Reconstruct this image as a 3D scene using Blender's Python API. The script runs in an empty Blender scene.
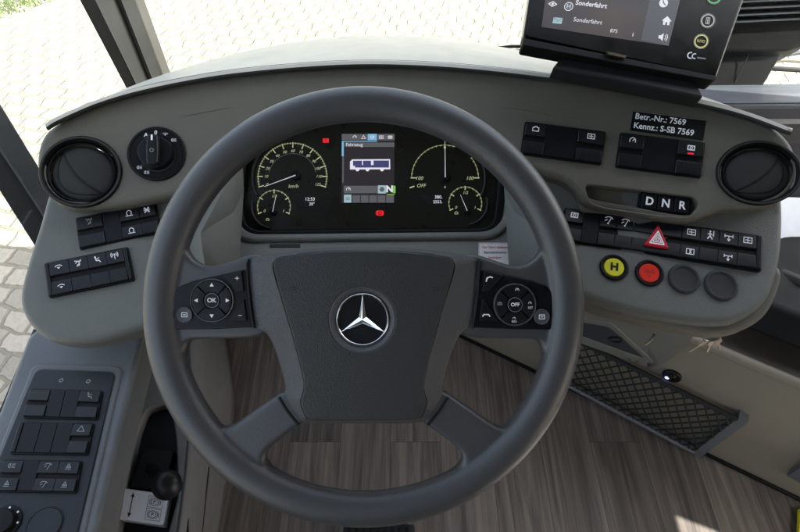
import bpy, math, random
from mathutils import Vector, Matrix
from mathutils.geometry import delaunay_2d_cdt
random.seed(7)
scene = bpy.context.scene
COL = scene.collection
R = math.radians
# ------------------------------------------------------------------ camera maths
FPX = 533.33; CX, CY = 400.0, 266.0
TH = R(52); ST, CT = math.sin(TH), math.cos(TH)
CAM = Vector((0, 0, 1.25))
VR, VU, VF = Vector((1, 0, 0)), Vector((0, ST, CT)), Vector((0, CT, -ST))
def up(px, py, w):
    return CAM + w * ((px - CX) / FPX * VR + (CY - py) / FPX * VU + VF)
def hplane(h):                       # horizontal surface h metres below the eye
    return lambda px, py: h / (ST + CT * (py - CY) / FPX)
def vplane(p0, n):                   # any plane through p0 with normal n
    n = Vector(n); k = (Vector(p0) - CAM).dot(n)
    def f(px, py):
        r = (px - CX) / FPX * VR + (CY - py) / FPX * VU + VF
        return k / r.dot(n)
    return f
def D_fas(px, py):
    return 0.715 - 0.045 * ((px - 400) / 360) ** 2 + (170 - py) * 0.00015
def D_deck(px, py):
    t = max(0.0, py - 215)
    u = max(0.0, 1 - ((px - 385) / 250) ** 2); v = max(0.0, min(1.0, (275 - py) / 60))
    return 0.712 + 0.022 * min(1, u * 1.6) * v - 0.022 * ((px - 400) / 380) ** 2 - t * 0.00042 + (215 - py) * 0.0001 * (py < 215)
D_clu = lambda px, py: 0.758 + (170 - py) * 0.0001
D_wheel = lambda px, py: 0.557
D_con = hplane(0.62)
D_brk = hplane(0.95)
D_floor = hplane(1.25)
WB0 = up(571, 389, D_floor(571, 389)); WB1 = up(799, 499, D_floor(799, 499))
wd = (WB1 - WB0).normalized(); WN = Vector((wd.y, -wd.x, 0))
if WN.y > 0: WN = -WN
D_wall = vplane(WB0, WN)
def nrm(D, px, py, e=1.5):
    a = up(px + e, py, D(px + e, py)) - up(px - e, py, D(px - e, py))
    b = up(px, py - e, D(px, py - e)) - up(px, py + e, D(px, py + e))
    n = a.cross(b).normalized()
    return n if n.dot(CAM - up(px, py, D(px, py))) > 0 else -n
def off(D, d):
    return lambda px, py: D(px, py) + d
# ------------------------------------------------------------------ scene helpers
WLOC = {}
def place(o, loc, parent):
    WLOC[o.name] = Vector(loc)
    if parent is not None:
        o.parent = parent; o.location = Vector(loc) - WLOC[parent.name]
    else:
        o.location = loc
def empty(name, loc, label, cat, group=None):
    o = bpy.data.objects.new(name, None); COL.objects.link(o); place(o, loc, None)
    o.empty_display_size = 0.05
    tag(o, label, cat, group); return o
def tag(o, label=None, cat=None, group=None, kind=None):
    if label: o['label'] = label
    if cat: o['category'] = cat
    if group: o['group'] = group
    if kind: o['kind'] = kind
    return o
def mkobj(name, verts, faces, mats, midx=None, parent=None, origin=None, sharp=35, label=None, weighted=True):
    if origin is None:
        origin = sum(verts, Vector()) / max(1, len(verts))
    me = bpy.data.meshes.new(name)
    me.from_pydata([tuple(v - origin) for v in verts], [], faces)
    if not isinstance(mats, (list, tuple)): mats = [mats]
    for m in mats: me.materials.append(m)
    if midx: me.polygons.foreach_set('material_index', midx)
    me.update(); me.validate()
    me.polygons.foreach_set('use_smooth', [True] * len(me.polygons))
    if sharp is not None: me.set_sharp_from_angle(angle=R(sharp))
    o = bpy.data.objects.new(name, me); COL.objects.link(o); place(o, origin, parent)
    if weighted and sharp is not None:
        wn = o.modifiers.new('wn', 'WEIGHTED_NORMAL'); wn.keep_sharp = True; wn.weight = 90
    if label: o['label'] = label
    return o
# ------------------------------------------------------------------ 2D helpers
def area2(p):
    return sum(p[i][0] * p[(i + 1) % len(p)][1] - p[(i + 1) % len(p)][0] * p[i][1] for i in range(len(p))) / 2
def ccw(p): return list(p) if area2(p) > 0 else list(reversed(p))
def rnd(pts, r, n=6):
    """rounded polygon; r scalar or list"""
    out = []; N = len(pts)
    for i in range(N):
        rr = r[i] if isinstance(r, (list, tuple)) else r
        p = Vector(pts[i]); a = Vector(pts[i - 1]) - p; b = Vector(pts[(i + 1) % N]) - p
        la, lb = a.length, b.length
        if rr <= 0 or la < 1e-6 or lb < 1e-6: out.append((p.x, p.y)); continue
        a /= la; b /= lb
        d = min(rr, la * .49, lb * .49)
        p0 = p + a * d; p1 = p + b * d
        for k in range(n + 1):
            t = k / n
            q = p0 * (1 - t) ** 2 + p * 2 * t * (1 - t) + p1 * t * t
            out.append((q.x, q.y))
    return out
def crm(pts, n=8, closed=True):
    out = []; N = len(pts)
    rng = range(N) if closed else range(N - 1)
    for i in rng:
        g = lambda k: Vector(pts[k % N]) if closed else Vector(pts[max(0, min(N - 1, k))])
        p0, p1, p2, p3 = g(i - 1), g(i), g(i + 1), g(i + 2)
        for k in range(n):
            t = k / n
            q = .5 * ((2 * p1) + (-p0 + p2) * t + (2 * p0 - 5 * p1 + 4 * p2 - p3) * t * t + (-p0 + 3 * p1 - 3 * p2 + p3) * t ** 3)
            out.append((q.x, q.y))
    if not closed: out.append(tuple(pts[-1]))
    return out
def resample(p, step, closed=True):
    L = []; N = len(p); q = p + [p[0]] if closed else p
    out = [q[0]]; acc = 0
    for i in range(len(q) - 1):
        a, b = Vector(q[i]), Vector(q[i + 1]); l = (b - a).length
        if l < 1e-9: continue
        d = step - acc
        while d < l:
            c = a + (b - a) * (d / l); out.append((c.x, c.y)); d += step
        acc = l - (d - step)
    if closed and (Vector(out[0]) - Vector(out[-1])).length < step * .65: out.pop()
    return out
def inset(p, d):
    """p ccw; move inward by d using smoothed vertex normals"""
    N = len(p); out = []
    for i in range(N):
        a, b, c = Vector(p[i - 1]), Vector(p[i]), Vector(p[(i + 1) % N])
        e1 = (b - a); e2 = (c - b)
        if e1.length < 1e-9: e1 = e2
        if e2.length < 1e-9: e2 = e1
        e1 = e1.normalized(); e2 = e2.normalized()
        n = Vector((-e1.y - e2.y, e1.x + e2.x))
        if n.length < 1e-6: n = Vector((-e1.y, e1.x))
        n.normalize()
        k = max(.6, n.dot(Vector((-e1.y, e1.x))))
        q = b + n * (d / k); out.append((q.x, q.y))
    return out
def inside(pt, poly):
    x, y = pt; c = False; N = len(poly); j = N - 1
    for i in range(N):
        xi, yi = poly[i]; xj, yj = poly[j]
        if (yi > y) != (yj > y) and x < (xj - xi) * (y - yi) / (yj - yi) + xi: c = not c
        j = i
    return c
# ------------------------------------------------------------------ plate: an outlined slab on a surface, rounded edges
def plate(name, outline, D, r, thick, mat, parent=None, holes=(), lift=0.0, grid=9, step=2.5, K=5, hf=None, label=None, hole_r=None, back=False):
    mid = (sum(p[0] for p in outline) / len(outline), sum(p[1] for p in outline) / len(outline))
    mpp = D(*mid) / FPX
    V = []; F = []; cn = nrm(D, *mid)
    def pos(x, y, h):
        return up(x, y, D(x, y)) + nrm(D, x, y) * (lift + h + (hf(x, y) if hf else 0))
    loops = []
    for li, pl in enumerate([outline] + list(holes)):
        p = resample(ccw(pl), step)
        if li > 0: p = list(reversed(p))     # material lies to the left of the walk
        rr = r if li == 0 or hole_r is None else hole_r
        rings = [(0.0, -thick)] + [(rr * (1 - math.cos(k / K * math.pi / 2)), -rr * (1 - math.sin(k / K * math.pi / 2))) for k in range(K + 1)]
        prev = None; RF = []
        for (ins, h) in rings:
            q = inset(p, ins / mpp) if ins else p
            ids = []
            for (x, y) in q:
                ids.append(len(V)); V.append(pos(x, y, h))
            if prev:
                n = len(ids)
                for i in range(n):
                    RF.append((prev[i], prev[(i + 1) % n], ids[(i + 1) % n], ids[i]))
            prev = ids; last = q
        # the ring just under the cap tells which way this wall faces
        sgn = 0; n = len(ids)
        cn = nrm(D, *mid)
        for fc in RF[-n:]:
            a, b, c = V[fc[0]], V[fc[1]], V[fc[3]]
            sgn += (b - a).cross(c - a).dot(cn)
        if sgn < 0: RF = [tuple(reversed(fc)) for fc in RF]
        F.extend(RF)
        loops.append((prev, last))
    # interior
    pts = []; ids = []; edges = []
    for (pi, q) in loops:
        s = len(pts)
        pts += [Vector(a) for a in q]; ids += pi
        edges += [(s + i, s + (i + 1) % len(q)) for i in range(len(q))]
    xs = [p.x for p in pts]; ys = [p.y for p in pts]
    polys = [q for (_, q) in loops]
    bp = [p.copy() for p in pts]
    y = min(ys) + grid * .5; row = 0
    while y < max(ys):
        x = min(xs) + grid * (.5 if row % 2 else .0)
        while x < max(xs):
            ok = inside((x, y), polys[0]) and not any(inside((x, y), h) for h in polys[1:])
            if ok and min((b.x - x) ** 2 + (b.y - y) ** 2 for b in bp) > (grid * .45) ** 2:
                pts.append(Vector((x, y))); ids.append(len(V)); V.append(pos(x, y, 0))
            x += grid
        y += grid * .87; row += 1
    cv, ce, cf, ov, _, _ = delaunay_2d_cdt(pts, edges, [], 0, 1e-6)
    m = []
    for k, o_ in enumerate(ov):
        if o_: m.append(ids[o_[0]])
        else:
            m.append(len(V)); V.append(pos(cv[k].x, cv[k].y, 0))
    for f in cf:
        c = sum((cv[i] for i in f), Vector((0, 0))) / len(f)
        c = (c.x, c.y)
        if inside(c, polys[0]) and not any(inside(c, h) for h in polys[1:]):
            ar = (cv[f[1]] - cv[f[0]]).cross(cv[f[2]] - cv[f[0]])
            if abs(ar) < 2e-4: continue
            q = [m[i] for i in f]
            if (V[q[1]] - V[q[0]]).cross(V[q[2]] - V[q[0]]).dot(cn) < 0: q.reverse()
            F.append(tuple(q))
    # make normals consistent: recalc through bmesh
    o = mkobj(name, V, F, mat, parent=parent, sharp=None, label=label)
    o.data.polygons.foreach_set('use_smooth', [True] * len(o.data.polygons))
    o.data.set_sharp_from_angle(angle=R(50))
    wn = o.modifiers.new('wn', 'WEIGHTED_NORMAL'); wn.keep_sharp = True; wn.weight = 60
    return o
# ------------------------------------------------------------------ frames for small things
class Frame:
    """local px-like units -> world"""
    def __init__(s, o, ux, uy, uz): s.o, s.x, s.y, s.z = o, ux, uy, uz
    def __call__(s, x, y, z=0): return s.o + s.x * x + s.y * y + s.z * z
    def shift(s, x=0, y=0, z=0): return Frame(s(x, y, z), s.x, s.y, s.z)
def fr(px, py, D, ang=0, lift=0, squash=1.0, scale=1.0):
    o = up(px, py, D(px, py)); n = nrm(D, px, py); c, s_ = math.cos(R(ang)), math.sin(R(ang))
    m = D(px, py) / FPX * scale
    ex = up(px + c * 4, py - s_ * 4, D(px + c * 4, py - s_ * 4)) - o
    ux = ex.normalized(); uy = n.cross(ux).normalized()
    return Frame(o + n * lift, ux * m, uy * m * squash, n * m)
def frq(tl, tr, br, bl, D, lift=0):
    """frame from four pixels on a surface; returns frame, W, H (local units)"""
    P = [up(p[0], p[1], D(*p)) for p in (tl, tr, br, bl)]
    W = ((Vector(tr) - Vector(tl)).length + (Vector(br) - Vector(bl)).length) / 2
    H = ((Vector(tl) - Vector(bl)).length + (Vector(tr) - Vector(br)).length) / 2
    c = sum(P, Vector()) / 4
    ux = ((P[1] - P[0]) + (P[2] - P[3])) / 2 / W; uy = ((P[0] - P[3]) + (P[1] - P[2])) / 2 / H
    n = ux.cross(uy).normalized()
    m = D((tl[0] + br[0]) / 2, (tl[1] + br[1]) / 2) / FPX
    return Frame(c + n * lift, ux, uy, n * m), W, H
TXT = {}
def textmesh(s, shear=0, bold=0):
    key = (s, shear, bold)
    if key in TXT: return TXT[key]
    cu = bpy.data.curves.new('t', 'FONT'); cu.body = s; cu.size = 1; cu.align_x = 'CENTER'; cu.align_y = 'CENTER'
    cu.shear = shear; cu.resolution_u = 3; cu.offset = bold
    ob = bpy.data.objects.new('t', cu); COL.objects.link(ob)
    dg = bpy.context.evaluated_depsgraph_get(); dg.update()
    me = bpy.data.meshes.new_from_object(ob.evaluated_get(dg))
    v = [tuple(a.co) for a in me.vertices]; f = [tuple(p.vertices) for p in me.polygons]
    bpy.data.objects.remove(ob); bpy.data.curves.remove(cu); bpy.data.meshes.remove(me)
    TXT[key] = (v, f); return v, f
class MB:
    def __init__(s, F): s.F = F; s.v = []; s.f = []; s.m = []; s.mats = []
    def mi(s, mat):
        if mat not in s.mats: s.mats.append(mat)
        return s.mats.index(mat)
    def face(s, ids, mat): s.f.append(tuple(ids)); s.m.append(s.mi(mat))
    def add(s, pts, faces, mat):
        b = len(s.v)
        s.v += [s.F(*p) for p in pts]
        for f in faces: s.face([b + i for i in f], mat)
    def prism(s, pts, z0, z1, mat, bevel=0, n=3):
        p = ccw(pts); N = len(p)
        rings = [(p, z0)]
        if bevel:
            for k in range(n + 1):
                a = k / n * math.pi / 2
                rings.append((inset(p, bevel * (1 - math.cos(a))), z1 - bevel * (1 - math.sin(a))))
        else: rings.append((p, z1))
        b = len(s.v)
        for q, z in rings: s.v += [s.F(x, y, z) for x, y in q]
        for k in range(len(rings) - 1):
            for i in range(N):
                a0 = b + k * N + i; a1 = b + k * N + (i + 1) % N
                s.face((a0, a1, a1 + N, a0 + N), mat)
        s.face([b + (len(rings) - 1) * N + i for i in range(N)], mat)
        return s
    def box(s, x0, x1, y0, y1, z0, z1, mat, bevel=0, r=0):
        q = [(x0, y0), (x1, y0), (x1, y1), (x0, y1)]
        if r: q = rnd(q, r, 4)
        return s.prism(q, z0, z1, mat, bevel)
    def lathe(s, prof, cx, cy, mat, n=40, a0=0, a1=360, mats=None):
        closed = abs(a1 - a0) >= 359.9; N = n if closed else n + 1
        b = len(s.v)
        for (r, z) in prof:
            for i in range(N):
                a = R(a0 + (a1 - a0) * i / n); s.v.append(s.F(cx + r * math.cos(a), cy + r * math.sin(a), z))
        for k in range(len(prof) - 1):
            for i in range(n):
                j = (i + 1) % N
                s.face((b + k * N + i, b + k * N + j, b + (k + 1) * N + j, b + (k + 1) * N + i), mats[k] if mats else mat)
        return s
    def disc(s, cx, cy, r, z, mat, n=28):
        s.add([(cx + r * math.cos(2 * math.pi * i / n), cy + r * math.sin(2 * math.pi * i / n), z) for i in range(n)], [range(n)], mat); return s
    def ring(s, cx, cy, r0, r1, z, mat, a0=0, a1=360, n=36):
        return s.lathe([(r1, z), (r0, z)], cx, cy, mat, n, a0, a1)
    def flat(s, pts, z, mat):
        p = ccw(pts); s.add([(x, y, z) for x, y in p], [range(len(p))], mat); return s
    def rect(s, x0, x1, y0, y1, z, mat): return s.flat([(x0, y0), (x1, y0), (x1, y1), (x0, y1)], z, mat)
    def line(s, pts, w, z, mat, closed=False):
        P = [Vector(p) for p in pts]
        if closed: P.append(P[0])
        for a, b in zip(P, P[1:]):
            d = (b - a)
            if d.length < 1e-6: continue
            d.normalize(); n = Vector((-d.y, d.x)) * w / 2; e = d * w * .35
            s.add([(a.x - e.x + n.x, a.y - e.y + n.y, z), (a.x - e.x - n.x, a.y - e.y - n.y, z), (b.x + e.x - n.x, b.y + e.y - n.y, z), (b.x + e.x + n.x, b.y + e.y + n.y, z)], [(0, 1, 2, 3)], mat)
            z += 0.004
        return s
    def text(s, t, x, y, size, z, mat, shear=0, bold=0, align='c', ang=0):
        v, f = textmesh(t, shear, bold); dx = 0
        if align == 'l': dx = -min(a[0] for a in v)
        if align == 'r': dx = -max(a[0] for a in v)
        c, q = math.cos(R(ang)), math.sin(R(ang))
        pts = [((a[0] + dx) * size, a[1] * size) for a in v]
        s.add([(x + a * c - b * q, y + a * q + b * c, z) for a, b in pts], f, mat); return s
    def build(s, name, parent=None, sharp=35, label=None, origin=None):
        return mkobj(name, s.v, s.f, s.mats, s.m, parent, origin if origin is not None else s.F.o.copy(), sharp, label)
def tube(name, pts, rad, mat, parent=None, n=10, label=None, closed=False, tap=None):
    V = []; F = []; P = [Vector(p) for p in pts]; N = len(P)
    for i, p in enumerate(P):
        t = (P[(i + 1) % N] - P[i - 1]) if closed else (P[min(N - 1, i + 1)] - P[max(0, i - 1)])
        t.normalize(); a = t.cross(Vector((0, 0, 1)))
        if a.length < .1: a = t.cross(Vector((0, 1, 0)))
        a.normalize(); b = t.cross(a)
        rr = rad * (tap[i] if tap else 1)
        for k in range(n):
            c = 2 * math.pi * k / n; V.append(p + a * math.cos(c) * rr + b * math.sin(c) * rr)
    for i in range(N if closed else N - 1):
        for k in range(n):
            j = (i + 1) % N
            F.append((i * n + k, i * n + (k + 1) % n, j * n + (k + 1) % n, j * n + k))
    if not closed:
        F.append(tuple(range(n))); F.append(tuple((N - 1) * n + k for k in range(n)))
    return mkobj(name, V, F, mat, parent=parent, label=label)
def slab(name, pts, thick, mat, parent=None, label=None, bevel=0.0, direction=None):
    """a 3D polygon (roughly planar) given a thickness away from the eye"""
    P = [Vector(p) for p in pts]; n = (P[1] - P[0]).cross(P[2] - P[0]).normalized()
    c = sum(P, Vector()) / len(P)
    if n.dot(CAM - c) < 0: P.reverse(); n = -n
    if direction is not None: n = -Vector(direction).normalized()
    N = len(P); V = P + [p - n * thick for p in P]
    F = [tuple(range(N)), tuple(range(2 * N - 1, N - 1, -1))] + [((i + 1) % N, i, i + N, (i + 1) % N + N) for i in range(N)]
    o = mkobj(name, V, F, mat, parent=parent, sharp=30, label=label)
    if bevel:
        md = o.modifiers.new('bev', 'BEVEL'); md.width = bevel; md.segments = 3; md.limit_method = 'ANGLE'
    return o
# ------------------------------------------------------------------ materials
def srgb(r, g, b):
    f = lambda c: (c / 255 / 12.92) if c / 255 <= .04045 else ((c / 255 + .055) / 1.055) ** 2.4
    return (f(r), f(g), f(b), 1)
def newmat(name):
    m = bpy.data.materials.new(name); m.use_nodes = True
    nt = m.node_tree; b = nt.nodes['Principled BSDF']; return m, nt, b
def plastic(name, col, rough=.5, grain=900, bump=.25, spec=.36, var=.12, metal=0, dust=.0, rv=.05):
    m, nt, b = newmat(name); N = nt.nodes; L = nt.links
    col = tuple(col[:3]) + (1,)
    tc = N.new('ShaderNodeTexCoord')
    n1 = N.new('ShaderNodeTexNoise'); n1.inputs['Scale'].default_value = 14; n1.inputs['Detail'].default_value = 5
    L.new(tc.outputs['Object'], n1.inputs['Vector'])
    mr = N.new('ShaderNodeMapRange'); mr.inputs['From Min'].default_value = .3; mr.inputs['From Max'].default_value = .7
    mr.inputs['To Min'].default_value = 1 - var; mr.inputs['To Max'].default_value = 1 + var
    L.new(n1.outputs['Fac'], mr.inputs['Value'])
    vm = N.new('ShaderNodeVectorMath'); vm.operation = 'SCALE'; vm.inputs[0].default_value = col[:3]
    L.new(mr.outputs[0], vm.inputs['Scale'])
    last = vm.outputs[0]
    if dust:
        nd = N.new('ShaderNodeTexNoise'); nd.inputs['Scale'].default_value = 420; nd.inputs['Detail'].default_value = 2
        L.new(tc.outputs['Object'], nd.inputs['Vector'])
        md = N.new('ShaderNodeMapRange'); md.inputs['From Min'].default_value = .68; md.inputs['From Max'].default_value = .76
        md.inputs['To Max'].default_value = dust
        L.new(nd.outputs['Fac'], md.inputs['Value'])
        mx = N.new('ShaderNodeMix'); mx.data_type = 'RGBA'; L.new(md.outputs[0], mx.inputs['Factor'])
        L.new(last, mx.inputs[6]); mx.inputs[7].default_value = (.35, .33, .3, 1); last = mx.outputs[2]
    L.new(last, b.inputs['Base Color'])
    mr2 = N.new('ShaderNodeMapRange'); mr2.inputs['From Min'].default_value = .3; mr2.inputs['From Max'].default_value = .7
    mr2.inputs['To Min'].default_value = max(.03, rough - rv); mr2.inputs['To Max'].default_value = min(1, rough + rv)
    n2 = N.new('ShaderNodeTexNoise'); n2.inputs['Scale'].default_value = 35; n2.inputs['Detail'].default_value = 4
    L.new(tc.outputs['Object'], n2.inputs['Vector']); L.new(n2.outputs['Fac'], mr2.inputs['Value'])
    L.new(mr2.outputs[0], b.inputs['Roughness'])
    b.inputs['Metallic'].default_value = metal
    b.inputs['Specular IOR Level'].default_value = spec
    if bump and grain:
        vo = N.new('ShaderNodeTexVoronoi'); vo.feature = 'DISTANCE_TO_EDGE'; vo.inputs['Scale'].default_value = grain
        nn = N.new('ShaderNodeTexNoise'); nn.inputs['Scale'].default_value = grain * 1.3; nn.inputs['Detail'].default_value = 3
        L.new(tc.outputs['Object'], vo.inputs['Vector']); L.new(tc.outputs['Object'], nn.inputs['Vector'])
        ad = N.new('ShaderNodeMath'); ad.operation = 'ADD'; L.new(vo.outputs['Distance'], ad.inputs[0]); L.new(nn.outputs['Fac'], ad.inputs[1])
        bp = N.new('ShaderNodeBump'); bp.inputs['Strength'].default_value = bump; bp.inputs['Distance'].default_value = .0006
        L.new(ad.outputs[0], bp.inputs['Height']); L.new(bp.outputs[0], b.inputs['Normal'])
    return m
def emit(name, col, s=1.0, base=(.01, .01, .01, 1)):
    m, nt, b = newmat(name); b.inputs['Base Color'].default_value = base
    b.inputs['Emission Color'].default_value = col; b.inputs['Emission Strength'].default_value = s
    b.inputs['Roughness'].default_value = .4; return m
def paint(name, col, rough=.5, metal=0):
    m, nt, b = newmat(name); b.inputs['Base Color'].default_value = tuple(col[:3]) + (1,); b.inputs['Roughness'].default_value = rough
    b.inputs['Metallic'].default_value = metal; return m
M = {}
M['fascia'] = plastic('olive_grey_soft_plastic', (.124, .115, .092), .52, 520, .7, var=.06)
M['deck'] = plastic('grey_green_plastic', (.132, .133, .118), .48, 520, .7, var=.06)
M['hoodtop'] = plastic('dash_top_sun_glare', (.52, .49, .42), .38, 500, .3, var=.08, dust=.3)  # grey plastic; sun glare is put into the pale base colour
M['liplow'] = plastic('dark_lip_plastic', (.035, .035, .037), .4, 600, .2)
M['wheel'] = plastic('wheel_soft_plastic', (.054, .054, .056), .36, 620, .35, var=.02, spec=.55, rv=.012)
M['hub'] = plastic('hub_grained_plastic', (.034, .034, .033), .44, 480, .8, var=.03, dust=.0)
M['band'] = plastic('hub_side_plastic', (.066, .066, .070), .36, 480, 1.0, var=.08)
M['pad'] = plastic('glossy_control_pad', (.008, .008, .010), .26, 900, .1, spec=.2)
M['button'] = plastic('button_plastic', (.008, .008, .009), .38, 900, .1, spec=.25)
M['switch'] = plastic('switch_plastic', (.010, .0105, .0125), .32, 900, .15, spec=.26, dust=.15)
M['switchb'] = plastic('blank_switch_plastic', (.0065, .007, .009), .38, 900, .15, spec=.2, dust=.05)
M['black'] = plastic('black_plastic', (.004, .004, .004), .55, 900, .15, spec=.2)
M['groove'] = plastic('groove_black', (.003, .003, .003), .6, 900, .1)
M['vent'] = plastic('vent_plastic', (.030, .030, .027), .55, 700, .25, spec=.25)
M['chrome'] = plastic('chrome', (.85, .86, .88), .12, 0, 0, metal=1, var=.02)
M['icon'] = emit('icon_white', (.8, .8, .85, 1), .03, (.62, .62, .65, 1))
M['dimicon'] = paint('icon_grey', (.22, .22, .23))
M['white'] = paint('white_print', (.9, .9, .9))
M['red'] = plastic('red_button', (.75, .03, .015), .35, 0, 0, var=.05)
M['hazred'] = plastic('hazard_red', (.55, .015, .03), .3, 0, 0, var=.05)
M['yellow'] = plastic('yellow_button', (.72, .66, .03), .35, 0, 0, var=.05)
M['cap'] = plastic('round_cap', (.028, .028, .029), .5, 900, .3)
M['console'] = plastic('console_grey', (.118, .125, .132), .42, 520, .6, var=.06)
M['cpanel'] = plastic('console_panel', (.013, .0145, .019), .42, 700, .2, spec=.3, dust=.1)
M['beige'] = plastic('footwell_grey', (.105, .102, .098), .55, 500, .5, var=.06)
M['wall'] = plastic('front_wall_grey', (.23, .205, .155), .5, 500, .25, var=.05)
M['net'] = plastic('net_cord', (.012, .012, .012), .7, 900, .3)
M['rubber'] = plastic('black_rubber', (.013, .013, .014), .6, 500, .3)
M['pillar'] = plastic('pillar_trim', (.25, .24, .21), .55, 500, .3)
M['pillarg'] = plastic('pillar_grey', (.03, .03, .03), .5, 500, .3)
M['pillard'] = plastic('pillar_dark', (.009, .009, .009), .55, 500, .3)
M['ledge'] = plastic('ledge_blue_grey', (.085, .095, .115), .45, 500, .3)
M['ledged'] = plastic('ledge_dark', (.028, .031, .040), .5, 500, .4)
M['doorw'] = plastic('door_panel_white', (.62, .66, .72), .4, 0, 0)
M['brown'] = plastic('ledge_brown', (.055, .045, .035), .5, 500, .3)
M['roof'] = plastic('roof_lining', (.09, .086, .08), .7, 200, .1)
M['steel'] = plastic('steel', (.28, .24, .19), .4, 0, 0, metal=1)
M['clu'] = plastic('cluster_face', (.014, .014, .010), .3, 0, 0, var=.1)
M['tick'] = emit('gauge_cream', (.72, .76, .42, 1), .08, (.35, .36, .22, 1))
M['gold'] = emit('gauge_olive', (.55, .55, .25, 1), .05, (.25, .25, .12, 1))
M['needle'] = emit('needle_white', (.9, .9, .9, 1), .06, (.5, .5, .5, 1))
M['lred'] = emit('warning_red', (1, .02, .03, 1), .13, (.3, .01, .01, 1))
M['scr'] = emit('screen_black', (.05, .04, .05, 1), .07)
M['scrgrey'] = emit('screen_grey', (.3, .31, .33, 1), .06)
M['scrblue'] = emit('screen_blue', (.25, .6, .9, 1), .14)
M['scrcyan'] = emit('screen_pale_blue', (.5, .75, .82, 1), .12)
M['scrwhite'] = emit('screen_white', (.9, .9, 1, 1), .16)
M['scrpurple'] = emit('screen_purple', (.09, .10, .30, 1), .10)
M['scrgreen'] = emit('screen_green', (.3, .85, .1, 1), .12)
M['led'] = emit('blue_led', (.1, .1, 1, 1), 3)
M['ledc'] = emit('blue_led_core', (.7, .75, 1, 1), 2)
M['yell'] = paint('yellow_edge', (.75, .65, .02))
# glass
def glass(name, tint=(.96, .98, .97)):
    m, nt, b = newmat(name); N = nt.nodes; L = nt.links; N.remove(b)
    t = N.new('ShaderNodeBsdfTransparent'); t.inputs[0].default_value = tint + (1,)
    g = N.new('ShaderNodeBsdfGlossy'); g.inputs['Roughness'].default_value = .02
    lw = N.new('ShaderNodeLayerWeight'); lw.inputs[0].default_value = .5
    pw = N.new('ShaderNodeMath'); pw.operation = 'POWER'; pw.inputs[1].default_value = 5; L.new(lw.outputs['Facing'], pw.inputs[0])
    fz = N.new('ShaderNodeMath'); fz.operation = 'MULTIPLY_ADD'; fz.inputs[1].default_value = .5; fz.inputs[2].default_value = .02; L.new(pw.outputs[0], fz.inputs[0])
    mx = N.new('ShaderNodeMixShader'); L.new(fz.outputs[0], mx.inputs[0]); L.new(t.outputs[0], mx.inputs[1]); L.new(g.outputs[0], mx.inputs[2])
    L.new(mx.outputs[0], N['Material Output'].inputs[0]); return m
M['glass'] = glass('clear_glass')
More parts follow.
